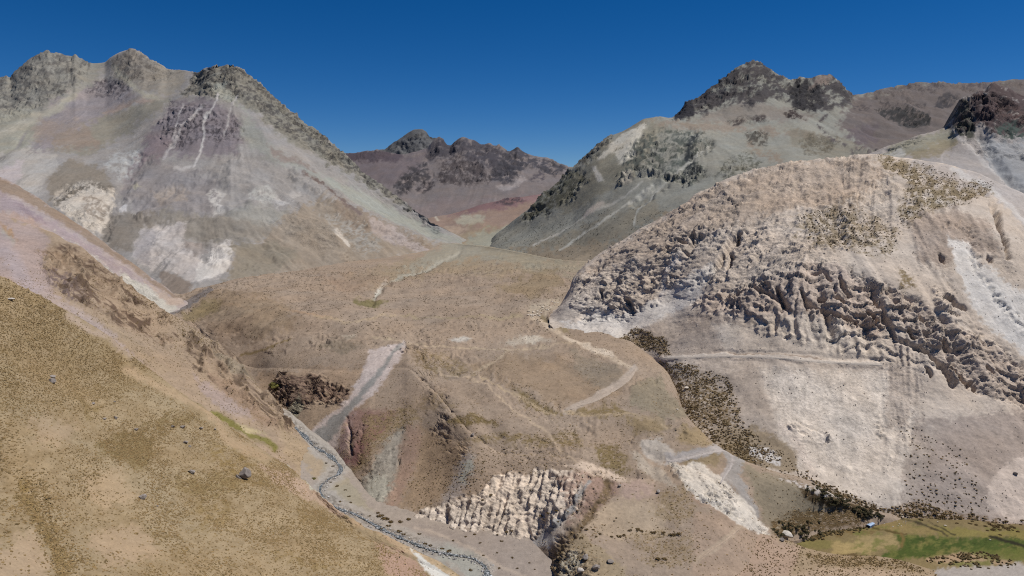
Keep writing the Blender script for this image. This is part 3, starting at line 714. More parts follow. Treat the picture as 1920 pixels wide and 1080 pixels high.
# ------------------------------------------------------------------ valley floor, plateau and canyon wall
make_patch('valley_terrain', 'valley', [
    [(280,650,900),(340,660,850),(400,700,780),(480,738,-190),(520,762,-194),(545,790,-199),(592,828,-203.5),(625,856,-206),(645,880,-207),(662,910,-208),(680,940,-209),(708,964,-209),(760,979,-209.5),(800,989,-210),(850,1002,-210),(950,1017,-210),(1000,1032,-210.5),(1030,1064,-209.5),(1065,1100,-205),(1120,1135,348),(1250,1135,348),(1380,1112,358),(1430,1065,390),(1460,1022,425),(1500,1014,440),(1560,1003,455),(1640,987,466),(1710,982,480)],
    [(280,602,950),(340,595,960),(400,645,830),(480,690,752),(520,690,722),(580,692,696),(640,695,676),(700,690,664),(760,690,645),(800,720,598),(840,765,546),(880,810,503),(950,852,484),(1020,852,478),(1080,858,468),(1150,890,456),(1220,900,450),(1280,872,464),(1340,900,448),(1400,950,434),(1440,988,432),(1500,962,455),(1560,952,471),(1640,969,470),(1710,978,486)],
    [(280,578,1050),(340,576,1030),(400,592,920),(480,602,850),(560,600,830),(640,610,790),(700,622,765),(760,642,728),(780,660,692),(805,678,660),(850,704,620),(900,736,572),(960,760,537),(1040,770,530),(1100,780,525),(1160,790,520),(1220,800,510),(1290,812,503),(1340,846,484),(1400,880,465),(1450,905,460),(1500,915,462),(1560,936,472),(1640,961,473),(1710,976,490)],
    [(280,566,1150),(340,561,1120),(400,556,1050),(480,551,1000),(560,555,980),(640,560,955),(700,570,925),(760,590,878),(850,630,762),(900,650,715),(960,660,695),(1040,670,678),(1100,680,660),(1160,690,638),(1200,700,625),(1240,715,610),(1290,786,532),(1340,836,497),(1400,866,476),(1450,885,471),(1500,898,474),(1560,928,476),(1640,958,476),(1710,974,494)],
    [(280,560,1200),(340,552,1190),(400,536,1180),(480,521,1250),(560,516,1280),(640,511,1310),(700,515,1250),(760,530,1150),(850,550,1020),(960,560,960),(1040,570,900),(1100,590,830),(1160,622,755),(1200,655,700),(1240,695,645),(1290,784,540),(1340,834,503),(1400,864,482),(1450,883,477),(1500,895,480),(1560,926,480),(1640,957,480),(1710,973,498)],
    [(280,556,1300),(340,549,1300),(400,531,1300),(480,513,1380),(560,504,1450),(650,488,1600),(720,478,1720),(800,464,1860),(850,456,1930),(900,460,1780),(940,466,1640),(980,474,1520),(1060,488,1380),(1130,492,1320),(1200,515,1220),(1250,630,880),(1290,790,580),(1340,840,520),(1400,870,496),(1450,890,490),(1500,902,492),(1560,934,490),(1640,962,488),(1710,980,500)]],
    280, 1710, (164,146,128), paint=[
        # far floor
        Pg([(640,520),(760,490),(900,440),(1000,440),(1080,470),(1060,500),(960,520),(820,510),(700,540)], (160,143,120), 16),
        Pg([(840,450),(930,455),(1010,470),(1060,485),(1000,500),(900,485),(860,490),(800,500),(740,520),(780,490)], (158,153,138), 16, .85, sk=1.2), Pg([(900,462),(980,474),(1060,488),(1130,492),(1110,520),(1020,515),(940,490)], (156,146,126), 18, .8),
        Ln([(860,470),(800,505),(745,520),(715,530),(700,560)], 5, (178,172,156), 5),
        Ln([(722,522),(712,532),(704,545)], 6, (206,200,186), 5),
        Pg([(660,560),(700,556),(730,566),(700,572),(665,570)], (128,118,84), 6),
        Pg([(590,520),(720,510),(740,530),(640,545)], (160,138,118), 14, .7),
        Pg([(850,520),(920,490),(940,500),(880,540)], (138,122,108), 12, .6, g=8),
        Pg([(930,540),(1040,500),(1060,530),(1000,560)], (150,132,104), 16, .7),
        Ln([(400,572),(520,578),(600,592),(620,598)], 3, (176,150,124), 4),
        Ln([(590,592),(660,606),(700,596),(740,588)], 3, (180,160,134), 3),
        Ln([(750,587),(790,592),(830,600),(980,592)], 3, (170,156,126), 4, .7),
        Ln([(640,625),(665,628),(650,632)], 6, (178,164,146), 5),
        Pg([(620,630),(660,634),(680,650),(640,665),(600,650)], (138,126,110), 10, .8),
        Pg([(340,560),(420,545),(520,555),(560,600),(480,640),(400,620)], (150,130,106), 20, .7),
        Pg([(380,600),(470,590),(480,640),(420,660)], (138,120,104), 16, .6),
        Pg([(310,585),(350,560),(395,535),(400,548),(360,575),(325,592)], (132,124,120), 5),
        Pg([(340,588),(380,568),(420,565),(400,590),(350,605)], (138,122,90), 8, .8),
        Ln([(450,668),(500,655),(545,632)], 4, (130,112,78), 4),
        Ln([(700,628),(780,640),(900,655),(970,655),(1060,645),(1100,642)], 3, (184,166,142), 3),
        Pg([(846,632),(870,626),(886,634),(870,640),(850,638)], (196,190,180), 5),
        Pg([(940,640),(980,630),(1010,632),(1040,640),(1000,646),(960,646)], (182,170,154), 7),
        Pg([(985,632),(1010,630),(1015,642),(990,644)], (200,190,174), 5),
        Pg([(985,585),(1000,572),(1030,560),(1050,552),(1060,565),(1020,590),(1000,600)], (186,170,148), 7, g=8, gb=.15),
        Ln([(1000,590),(1030,615),(1060,632),(1100,650),(1140,665),(1180,690)], 10, (196,178,156), 5),
        Ln([(1060,632),(1110,652),(1150,665)], 9, (212,196,176), 4),
        Pg([(1010,590),(1060,600),(1075,625),(1040,615)], (150,134,106), 7),
        # plateau
        Pg([(790,650),(840,660),(900,690),(870,705),(800,690)], (144,126,94), 12, .7, g=9, gb=.1),
        Pg([(760,640),(790,660),(810,690),(780,690)], (126,108,78), 8, .7, g=7, gb=.1),
        Pg([(835,790),(890,783),(935,797),(890,800),(850,797)], (114,98,58), 9, .9, g=9, gb=.4),
        Pg([(870,820),(960,815),(1040,815),(1080,800),(1100,830),(1010,835),(900,832)], (130,112,74), 12, .8, g=9, gb=.15),
        Pg([(960,725),(1000,745),(1060,770),(1040,772),(980,750)], (118,102,62), 9, .9, g=9, gb=.35),
        Pg([(1080,765),(1160,760),(1180,790),(1120,780)], (130,112,70), 10, .8, g=9, gb=.35),
        Pg([(1170,795),(1220,785),(1260,800),(1240,815),(1190,808)], (150,130,94), 12, .7),
        Pg([(1280,800),(1330,812),(1340,838),(1310,832),(1270,825)], (158,138,104), 12, .8),
        Pg([(1250,850),(1300,840),(1360,848),(1350,872),(1290,880)], (146,130,100), 10, .8),
        Pg([(1110,830),(1160,838),(1180,880),(1150,900),(1120,870)], (122,106,66), 12, .8, g=8, gb=.2),
        Pg([(780,745),(820,735),(850,760),(800,775)], (144,124,92), 10, .6, g=8, gb=.1),
        Pg([(880,690),(960,660),(1080,680),(1180,690),(1160,740),(1060,760),(960,720)], (152,132,110), 18, .8),
        Pg([(1060,650),(1160,690),(1180,710),(1130,740),(1080,690)], (146,134,118), 12, .7),
        Pg([(1180,720),(1240,710),(1290,780),(1240,790),(1180,760)], (144,134,114), 12, .8),
        Ln([(960,655),(920,680),(890,698)], 3.5, (186,168,144), 3),
        Ln([(820,690),(880,708),(930,740),(970,770),(1030,812),(1060,850),(1080,865)], 4, (188,168,144), 4),
        Ln([(890,704),(960,735),(1040,770)], 5, (184,164,136), 4, .8),
        # canyon walls
        Pg([(480,700),(580,690),(660,690),(700,670),(760,640),(740,690),(660,790),(600,840),(550,800),(510,770)], (166,144,122), 10),
        Pg([(560,760),(610,735),(650,740),(620,800),(580,835),(545,800)], (172,152,130), 9, sk=1.3),
        Pg([(505,725),(525,700),(590,705),(610,715),(660,735),(640,755),(600,750),(545,770),(525,760)], (150,126,108), 6, g=9, gb=.3), Pg([(505,725),(525,700),(590,705),(610,715),(660,735),(640,755),(600,750),(545,770),(525,760)], (92,74,66), 5, g=6, gb=-.03),
        Pg([(540,765),(560,740),(570,770),(545,790)], (158,152,130), 6, .8),
        Pg([(648,790),(660,762),(680,765),(740,770),(735,800),(690,840),(655,870),(645,860),(662,830)], (148,120,112), 12, .85),
        Pg([(660,850),(690,800),(725,800),(690,850),(660,880),(648,868)], (146,108,102), 10, .8),
        Pg([(690,780),(770,760),(790,790),(760,800),(730,830),(700,850),(660,890),(640,900),(680,840)], (150,132,100), 12, .8, g=9, gb=.2),
        Pg([(740,810),(760,800),(750,860),(738,930),(700,958),(655,935),(690,880)], (164,156,143), 14),
        Pg([(690,900),(720,890),(735,925),(705,955),(680,940)], (176,172,158), 14),
        Pg([(760,805),(790,800),(800,840),(770,900),(740,955),(720,950),(742,900)], (164,139,122), 16),
        Pg([(790,800),(880,830),(890,860),(860,900),(800,960),(750,955),(780,880)], (164,142,118), 14),
        Pg([(858,870),(880,840),(892,850),(888,880),(860,930),(830,955),(825,945),(850,900)], (172,160,150), 12),
        Pg([(872,868),(888,858),(888,880),(870,905),(860,905)], (176,174,162), 9),
        Pg([(770,975),(790,955),(840,945),(880,930),(900,915),(930,892),(985,890),(1000,880),(1060,878),(1090,890),(1110,930),(1060,985),(1040,1020),(980,1016),(880,1004),(800,990)], (222,206,188), 6),
        Pg([(1040,890),(1090,880),(1140,900),(1120,950),(1060,985),(1060,930)], (180,156,140), 8, g=10, gb=.2),
        Pg([(1110,890),(1150,890),(1160,930),(1120,970),(1085,960)], (158,134,120), 8),
        Ln([(1105,905,6),(1075,945,8),(1040,985,14),(1015,1010,18)], 10, (166,162,158), 5),
        Pg([(990,1010),(1020,1000),(1040,1010),(1030,1025),(1000,1026)], (214,208,200), 5, g=8, gb=.4),
        Pg([(1060,870),(1090,865),(1150,885),(1190,905),(1140,900),(1100,885)], (206,186,166), 6),
        Pg([(1160,900),(1210,905),(1240,925),(1200,945),(1160,935)], (178,156,142), 14),
        Pg([(1150,935),(1250,940),(1250,1000),(1160,1010),(1090,990),(1110,960)], (178,159,136), 22),
        Pg([(1020,1080),(1060,1010),(1090,990),(1110,1020),(1170,1060),(1180,1110),(1030,1110)], (166,148,122), 9),
        Pg([(1050,1060),(1080,1030),(1090,1060),(1050,1100)], (186,176,156), 7),
        Ln([(1140,905),(1135,935),(1110,960),(1060,1010),(1030,1050)], 14, (122,104,80), 8, g=8, gb=.3),
        Pg([(1180,1000),(1250,990),(1320,1010),(1300,1060),(1220,1060)], (150,130,100), 12, .7, g=8, gb=.1),
        Pg([(1230,920),(1290,910),(1310,960),(1270,985),(1230,960)], (150,130,98), 12, .7, g=8, gb=.1),
        Pg([(690,655),(762,636),(750,672),(700,735),(645,790),(625,850),(600,838),(575,815),(640,760),(672,705)], (200,186,178), 7),
        Ln([(752,643,6),(716,688,9),(672,742,14),(622,805,24),(595,826,30)], 20, (152,149,144), 6),
        Pg([(650,795),(672,770),(660,800),(640,860),(622,850)], (168,145,139), 8, sk=1.0),
        # white band and tracks around the junction
        Pg([(1195,830),(1230,820),(1265,850),(1240,870),(1200,850)], (186,176,164), 8),
        Pg([(1180,850),(1200,880),(1230,900),(1270,920),(1250,890),(1210,860)], (188,176,160), 6, .8),
        Pg([(1240,855),(1300,842),(1350,835),(1370,838),(1360,850),(1300,862),(1250,868)], (166,160,156), 6),
        Pg([(1355,840),(1385,840),(1400,860),(1385,890),(1400,920),(1430,970),(1410,965),(1370,920),(1350,905),(1365,880)], (164,158,152), 6, sk=1.0),
        Ln([(1250,865),(1310,853),(1350,840),(1372,842),(1374,860),(1362,885),(1348,905)], 7, (180,172,166), 3),
        Pg([(1390,870),(1450,890),(1520,920),(1560,950),(1500,990),(1450,1000),(1420,950)], (148,136,116), 10),
        Pg([(1480,900),(1560,925),(1640,958),(1600,966),(1560,950),(1520,940)], (96,80,58), 7, g=8, gb=.4),
        Pg([(1445,975),(1500,960),(1580,955),(1640,968),(1600,985),(1500,1000),(1450,1008)], (104,86,60), 8, g=8, gb=.3),
        Pg([(1460,900),(1510,905),(1560,920),(1590,940),(1540,925),(1500,915)], (198,188,178), 4, g=8, gb=.05),
        Pg([(1300,960),(1360,965),(1420,1000),(1460,1020),(1430,1080),(1300,1100)], (172,150,130), 10),
        Ln([(1395,985),(1350,1020),(1318,1040),(1310,1050)], 12, (182,162,140), 5),
        Pg([(1320,900),(1380,950),(1400,985),(1340,960),(1290,930)], (170,146,126), 8),
        Pg([(1250,862),(1278,872),(1302,866),(1338,884),(1352,894),(1388,934),(1442,988),(1448,1010),(1400,992),(1350,964),(1310,936),(1278,905)], (218,209,196), 5),
        Ln([(1300,880),(1318,900)], 5, (120,108,98), 4, .7, g=6),
        Ln([(1190,690),(1160,720),(1110,748),(1062,765)], 10, (180,166,152), 4),
        Ln([(1062,765),(1100,775),(1180,785),(1230,790),(1250,805)], 5, (176,156,128), 4)],
    relief=[
        Pg([(505,730),(525,695),(590,700),(660,730),(640,758),(600,755),(545,775),(525,765)], None, 10, k='crag', amp=6.5, s=13, gate=.1),
        Pg([(655,800),(664,765),(685,775),(690,800),(668,870),(655,860)], None, 8, k='crag', amp=2.6, s=9),
        Ln([(652,785),(658,815),(656,850)], 5, None, 5, k='raise', amp=-3),
        Ln([(755,800),(752,850),(742,900)], 5, None, 4, k='crag', amp=3.5, s=8),
        Ln([(752,645),(715,690),(670,745),(620,815)], 40, None, 40, k='flat', amp=.8),
        Pg([(660,870),(745,800),(740,930),(700,955),(650,930)], None, 10, k='crag', amp=1.6, s=10),
        Pg([(770,975),(800,950),(880,928),(930,888),(985,886),(1060,878),(1090,890),(1100,930),(1050,985),(980,1012),(880,1002),(800,990)], None, 8, k='ribs', amp=3.4, s=17, sy=75, lean=0.25),
        Pg([(770,975),(800,950),(880,928),(930,888),(985,886),(1060,878),(1090,890),(1100,930),(1050,985),(980,1012),(880,1002),(800,990)], None, 6, k='crag', amp=1.3, s=8), Pg([(770,975),(800,950),(880,928),(930,888),(985,886),(1060,878),(1090,890),(1100,930),(1050,985),(980,1012),(880,1002),(800,990)], None, 6, k='ledge', amp=1.2, s=4.5),
        Pg([(1085,890),(1120,880),(1160,900),(1150,940),(1110,965),(1060,960)], None, 8, k='crag', amp=2.6, s=9),
        Ln([(1140,905),(1135,935),(1110,960),(1060,1010),(1030,1050)], 14, None, 18, k='raise', amp=-2),
        Pg([(1040,1040),(1090,1020),(1130,1060),(1100,1100),(1040,1100)], None, 8, k='crag', amp=3.5, s=9),
        Pg([(1252,868),(1300,870),(1350,898),(1385,940),(1440,995),(1446,1008),(1350,960),(1280,910)], None, 7, k='crag', amp=4.5, s=10),
        Ln([(700,628),(820,650),(900,700),(960,735),(1040,770),(1100,800)], 26, None, 30, k='raise', amp=-2.5),
        Pg([(280,540),(1060,500),(1060,600),(760,640),(400,640)], None, 40, k='bump', amp=7, s=60),
        Pg([(780,640),(1050,650),(1240,720),(1280,800),(1100,850),(840,830)], None, 40, k='bump', amp=5, s=55),
        Pg([(1190,820),(1260,830),(1260,900),(1200,900)], None, 10, k='bump', amp=3, s=14),
        Ln([(860,470),(800,505),(745,520),(715,530),(700,560)], 12, None, 12, k='raise', amp=-3)],
    back=(60,60), skirt=14, soft=6, rough=(1.6,38), streak=(.07,.35), mott=.10, seed=51, warp=7, gain=1.0)

# ------------------------------------------------------------------ the pale cliff hill on the right
IC = [(1030,587,865),(1042,581,865),(1052,571,868),(1060,556,874),(1068,540,882),(1074,524,890),(1082,512,898),(1100,496,910),(1120,479,920),(1140,467,925),(1160,454,930),(1180,442,930),(1200,429,930),(1230,413,930),(1260,394,925),(1285,378,925),(1310,360,925),(1340,347,925),(1360,335,920),(1390,325,920),(1420,315,920),(1450,310,920),(1480,303,920),(1510,300,920),(1540,297,920),(1580,295,920),(1600,291,920),(1640,290,910),(1670,293,908),(1700,297,905),(1730,301,902),(1760,305,900),(1790,312,897),(1820,321,892),(1850,332,888),(1880,346,880),(1920,364,870),(1960,388,860),(2030,432,840)]
make_patch('hill', 'pale', [
    [(1030,608,795),(1045,623,770),(1070,640,742),(1110,645,722),(1150,653,712),(1200,680,685),(1240,700,662),(1280,790,580),(1340,840,538),(1420,880,512),(1480,900,503),(1560,938,494),(1640,970,485),(1700,981,478),(1800,990,474),(1920,1005,465),(2030,1015,460)],
    [(1030,600,815),(1070,607,785),(1110,612,768),(1150,618,752),(1200,642,715),(1250,672,668),(1300,664,652),(1340,666,636),(1400,666,620),(1500,674,600),(1600,679,598),(1660,682,596),(1750,722,573),(1850,762,560),(1920,782,553),(2030,802,545)],
    [(1030,594,835),(1070,562,828),(1110,550,820),(1150,540,810),(1200,550,780),(1250,560,755),(1300,572,715),(1340,562,700),(1400,550,685),(1450,530,675),(1520,502,672),(1580,512,662),(1640,532,648),(1700,562,635),(1760,592,622),(1850,642,606),(1920,682,596),(2030,705,585)],
    [(1030,590,850),(1060,563,855),(1080,520,874),(1120,486,884),(1200,452,862),(1300,430,822),(1400,420,795),(1500,402,785),(1600,402,772),(1700,402,752),(1780,412,735),(1850,432,718),(1900,458,700),(1930,490,688),(2030,560,668)],
    IC],
    1030, 2030, (202,188,173), paint=[
        Pg([(1080,520),(1200,430),(1310,362),(1450,308),(1600,292),(1660,310),(1640,350),(1560,380),(1450,400),(1300,440),(1180,490)], (186,169,152), 18),
        Pg([(1100,560),(1200,460),(1290,440),(1330,480),(1280,540),(1200,580)], (194,179,163), 14, .6),
        Pg([(1440,330),(1560,310),(1640,330),(1600,380),(1480,400)], (186,168,151), 16, .5, g=9),
        Pg([(1640,288),(1700,300),(1760,320),(1860,350),(1850,368),(1800,380),(1740,400),(1700,422),(1680,400),(1700,350),(1660,312)], (140,124,98), 10, .7, g=16, gb=.1),
        Pg([(1740,330),(1800,320),(1850,350),(1800,350)], (172,158,144), 10),
        Pg([(1490,410),(1560,385),(1640,405),(1690,440),(1665,482),(1600,472),(1530,462),(1490,445)], (144,128,102), 14, .8, g=14, gb=.05),
        Pg([(1680,500),(1710,520),(1720,545),(1690,540)], (138,122,94), 8, g=9, gb=.2),
        Pg([(1560,370),(1620,365),(1640,400),(1580,410)], (150,132,112), 12, .7, g=9),
        Pg([(1300,562),(1380,545),(1440,522),(1520,490),(1580,502),(1640,530),(1660,600),(1640,640),(1600,620),(1520,590),(1440,592),(1380,590),(1330,592)], (196,179,164), 10),
        Pg([(1640,530),(1720,560),(1800,620),(1920,682),(1960,770),(1860,745),(1780,705),(1740,645),(1680,605)], (192,176,161), 12),
        Pg([(1700,400),(1790,390),(1850,420),(1880,480),(1800,470),(1760,500),(1720,480)], (176,160,146), 14),
        Pg([(1700,300),(1780,308),(1860,332),(1930,366),(2030,430),(2030,520),(1960,480),(1900,400),(1860,372),(1800,350),(1750,330)], (184,175,168), 12, sk=1.6),
        Ln([(1790,318),(1850,352),(1900,392),(1960,450)], 9, (204,198,192), 6),
        Pg([(1640,288),(1700,300),(1750,326),(1850,348),(1862,364),(1800,382),(1740,400),(1700,422),(1690,390),(1700,350),(1660,312)], (136,120,92), 14, .75, g=16, gb=.1),
        Pg([(1780,440),(1815,450),(1850,500),(1930,560),(1960,680),(1900,645),(1850,610),(1815,560),(1795,500)], (220,214,206), 10, sk=1.8),
        Ln([(1790,470),(1810,530),(1850,590),(1890,625)], 8, (226,220,212), 6),
        Pg([(1080,605),(1110,575),(1160,590),(1210,570),(1260,540),(1330,488),(1345,500),(1300,565),(1240,602),(1160,642),(1080,632),(1050,600)], (218,209,198), 9),
        Ln([(1275,475),(1250,510),(1240,560)], 10, (212,202,192), 8),
        Pg([(1420,690),(1660,692),(1720,780),(1700,970),(1640,960),(1560,925),(1490,885),(1445,800)], (212,200,186), 16),
        Pg([(1240,690),(1330,690),(1420,700),(1460,800),(1440,860),(1380,830),(1340,780),(1280,720)], (180,167,154), 16),
        Pg([(1180,640),(1250,600),(1300,585),(1420,600),(1450,670),(1250,672),(1200,660)], (188,173,158), 12),
        Pg([(1340,610),(1450,600),(1560,600),(1660,640),(1660,672),(1450,664),(1360,660)], (206,193,178), 12),
        Pg([(1720,790),(1920,770),(2030,800),(2030,1020),(1700,985),(1695,900)], (170,156,145), 18, sk=2.0),
        Pg([(1855,895),(1900,860),(1990,830),(1990,1000),(1900,975),(1850,945)], (200,185,172), 10),
        Pg([(1690,880),(1730,800),(1760,800),(1730,900),(1700,960)], (180,167,155), 12, sk=1.0),
        Pg([(1670,690),(1720,700),(1700,800),(1660,800)], (190,176,162), 8, sk=.6),
        Pg([(1150,640),(1195,618),(1245,640),(1255,664),(1180,657)], (134,116,90), 6, g=7, gb=.15),
        Pg([(1195,678),(1280,682),(1365,712),(1385,760),(1392,802),(1345,835),(1290,792),(1270,742),(1230,702)], (140,122,96), 10, g=7, gb=.0),
        Pg([(1290,720),(1360,735),(1370,790),(1320,800),(1285,770)], (126,108,80), 10, g=6, gb=.05),
        Pg([(1340,802),(1420,800),(1500,850),(1490,892),(1410,875),(1345,840)], (158,142,120), 10),
        Pg([(1340,830),(1400,835),(1440,870),(1400,872)], (122,104,76), 7, g=6, gb=.2),
        Pg([(1398,836),(1430,834),(1458,850),(1460,872),(1435,868),(1410,852)], (224,218,212), 5, g=7, gb=.15),
        Ln([(1470,800),(1500,850),(1520,888)], 18, (214,200,186), 14),
        Pg([(1500,890),(1560,915),(1640,950),(1660,965),(1600,965),(1540,935)], (108,90,64), 6, g=8, gb=.2),
        Pg([(1660,960),(1720,940),(1760,955),(1820,965),(1920,985),(1920,1010),(1700,985)], (128,106,80), 8, g=7, gb=.15),
        Ln([(1250,670),(1340,667),(1440,668),(1540,676),(1650,681)], 6, (214,202,188), 3),
        Ln([(1370,662),(1440,664),(1540,672)], 3, (150,134,120), 3)],
    relief=[
        Pg([(1300,560),(1380,540),(1440,515),(1520,485),(1580,495),(1645,528),(1665,600),(1650,672),(1600,665),(1520,650),(1440,625),(1380,600),(1330,595)], None, 10, k='ribs', amp=3.5, s=22, sy=80),
        Pg([(1290,565),(1380,530),(1440,505),(1520,475),(1580,490),(1645,525),(1660,580),(1640,635),(1560,610),(1500,585),(1440,580),(1380,590),(1330,590)], None, 8, k='crag', blk=1.7, amp=5.2, s=26, gate=.02), Pg([(1290,565),(1380,530),(1440,505),(1520,475),(1580,490),(1645,525),(1660,580),(1640,635),(1560,610),(1500,585),(1440,580),(1380,590),(1330,590)], None, 8, k='crag', amp=2.2, s=9),
        Pg([(1640,525),(1720,555),(1800,615),(1960,690),(1960,775),(1860,748),(1780,708),(1740,650),(1680,610)], None, 10, k='crag', blk=1.7, amp=5.6, s=28, gate=.02), Pg([(1640,525),(1720,555),(1800,615),(1960,690),(1960,775),(1860,748),(1780,708),(1740,650),(1680,610)], None, 10, k='crag', amp=2.4, s=10),
        Ln([(1408, 544), (1426, 546)], 10, None, 4, k='raise', amp=-9),
        Ln([(1454, 538), (1460, 552), (1470, 566)], 7, None, 4, k='raise', amp=-8),
        Ln([(1500, 545), (1508, 562), (1512, 578)], 7, None, 4, k='raise', amp=-8),
        Ln([(1520, 574), (1545, 582), (1560, 590)], 7, None, 4, k='raise', amp=-9),
        Ln([(1560, 592), (1590, 600), (1606, 603)], 6, None, 4, k='raise', amp=-9),
        Ln([(1528, 510), (1540, 512)], 8, None, 4, k='raise', amp=-8),
        Ln([(1548, 516), (1556, 526)], 6, None, 4, k='raise', amp=-7),
        Ln([(1574, 520), (1586, 540), (1594, 552)], 6, None, 4, k='raise', amp=-7),
        Ln([(1540, 560), (1546, 562)], 8, None, 4, k='raise', amp=-7),
        Ln([(1572, 560), (1582, 564)], 9, None, 4, k='raise', amp=-8),
        Ln([(1630, 585), (1642, 602)], 9, None, 4, k='raise', amp=-9),
        Ln([(1384, 572), (1390, 576)], 8, None, 4, k='raise', amp=-6),
        Ln([(1384, 440), (1380, 462)], 7, None, 4, k='raise', amp=-9),
        Ln([(1370, 478), (1366, 500)], 7, None, 4, k='raise', amp=-8),
        Ln([(1296, 436), (1297, 446)], 7, None, 4, k='raise', amp=-7),
        Ln([(1273, 450), (1284, 454)], 7, None, 4, k='raise', amp=-6),
        Ln([(1178, 566), (1184, 578)], 9, None, 4, k='raise', amp=-8),
        Ln([(1125, 542), (1126, 556)], 6, None, 4, k='raise', amp=-7),
        Ln([(1170, 580), (1185, 582)], 6, None, 4, k='raise', amp=-5),
        Ln([(1705, 620), (1715, 632)], 8, None, 4, k='raise', amp=-8),
        Ln([(1722, 650), (1735, 662)], 7, None, 4, k='raise', amp=-8),
        Ln([(1770, 640), (1778, 655)], 7, None, 4, k='raise', amp=-7),
        Ln([(1782, 690), (1800, 705), (1815, 722)], 9, None, 4, k='raise', amp=-9),
        Ln([(1820, 715), (1830, 730)], 7, None, 4, k='raise', amp=-8),
        Ln([(1850, 690), (1862, 700)], 6, None, 4, k='raise', amp=-7),
        Ln([(1785, 560), (1795, 572), (1805, 576)], 9, None, 4, k='raise', amp=-8),
        Ln([(1640, 560), (1648, 575)], 7, None, 4, k='raise', amp=-7),
        Ln([(1736, 690), (1745, 705)], 6, None, 4, k='raise', amp=-6),
        Ln([(1873, 400), (1878, 420), (1888, 460)], 8, None, 4, k='raise', amp=-10),
        Ln([(1854, 478), (1858, 490)], 7, None, 4, k='raise', amp=-6),
        Ln([(1762, 478), (1768, 492)], 6, None, 4, k='raise', amp=-6),
        Ln([(1236,671),(1290,667),(1370,665),(1440,667),(1500,672),(1560,676),(1610,679),(1656,682)], 16, None, 10, k='flat', amp=.9),
        Ln([(1690,640),(1740,660),(1790,720)], 8, None, 6, k='raise', amp=-6),
        Ln([(1430,545),(1460,560),(1480,578)], 8, None, 5, k='raise', amp=-6),
        Ln([(1650,560),(1660,600),(1680,640)], 7, None, 5, k='raise', amp=-6),
        Pg([(1080,520),(1200,430),(1310,358),(1450,305),(1600,290),(1680,330),(1700,420),(1560,480),(1440,510),(1340,540),(1250,540),(1150,600),(1080,600)], None, 14, k='crag', amp=4.6, s=30, gate=.25), Pg([(1080,520),(1200,430),(1310,358),(1450,305),(1600,290),(1680,330),(1700,420),(1560,480),(1440,510),(1340,540),(1250,540),(1150,600),(1080,600)], None, 14, k='crag', amp=1.9, s=10, gate=.2),
        Pg([(1100,590),(1180,480),(1290,430),(1380,430),(1400,480),(1330,500),(1260,560),(1170,600)], None, 12, k='crag', amp=3.2, s=18, gate=.05),
        Pg([(1120,560),(1140,540),(1200,560),(1190,590),(1140,600)], None, 10, k='crag', amp=6, s=14),
        Ln([(1340,500),(1360,470),(1385,440)], 12, None, 8, k='raise', amp=-8),
        Ln([(1290,470),(1310,440)], 9, None, 7, k='raise', amp=-6),
        Pg([(1700,395),(1790,385),(1850,410),(1890,440),(1900,520),(1800,450),(1770,520),(1720,500)], None, 10, k='ribs', amp=2.2, s=22, sy=120, lean=-0.45),
        Ln([(1860,385),(1872,410),(1885,445),(1890,480)], 10, None, 8, k='raise', amp=-5),
        Ln([(1795,450),(1815,530),(1860,600),(1930,660)], 40, None, 34, k='raise', amp=-9),
        Pg([(1740,520),(1785,540),(1795,590),(1760,580)], None, 10, k='crag', amp=7, s=20),
        Pg([(1660,640),(1740,660),(1730,800),(1660,900),(1640,760)], None, 14, k='ribs', amp=1.6, s=20, sy=160),
        Pg([(1420,690),(1660,692),(1640,900),(1500,880)], None, 16, k='ribs', amp=.5, s=20, sy=150),
        Pg([(1475,800),(1500,790),(1560,820),(1550,835),(1490,840)], None, 6, k='crag', amp=5, s=12),
        Pg([(1640,800),(1690,810),(1680,830),(1650,825)], None, 6, k='crag', amp=3.5, s=10),
        Ln([(1240,672),(1340,669),(1440,670),(1540,678),(1655,684)], 10, None, 5, k='raise', amp=.6),
        Ln([(1340,660),(1440,660),(1540,668),(1655,674)], 6, None, 4, k='raise', amp=-.8),
        Pg([(1640,290),(1860,345),(1850,370),(1700,425)], None, 14, k='bump', amp=5, s=25),
        Pg([(1300,560),(1380,540),(1520,480),(1660,530),(1960,690),(1960,770),(1780,708),(1660,670),(1440,625)], None, 12, k='ledge', amp=3.6, s=9, dip=.12),
        Pg([(1080,520),(1200,430),(1450,305),(1600,290),(1690,400),(1440,510),(1150,600)], None, 14, k='ledge', amp=1.6, s=9, dip=-.3),
        Pg([(1060,600),(1080,520),(1200,430),(1310,358),(1450,305),(1600,290),(1700,330),(1850,370),(1930,480),(1960,780),(1800,720),(1660,680),(1440,620),(1300,600),(1150,640)], None, 20, k='gully', amp=.55),
        Pg([(1300,560),(1520,480),(1660,530),(1960,690),(1960,770),(1780,708),(1660,670),(1440,620)], None, 14, k='gully', amp=1.1),
        Ln([(1788,452),(1812,530),(1856,598),(1935,662)], 52, None, 16, k='flat', amp=.85)],
    back=(120,110), skirt=10, gain=1.10, rough=(2.0,30), streak=(.11,.6), mott=.09, seed=61, warp=6)

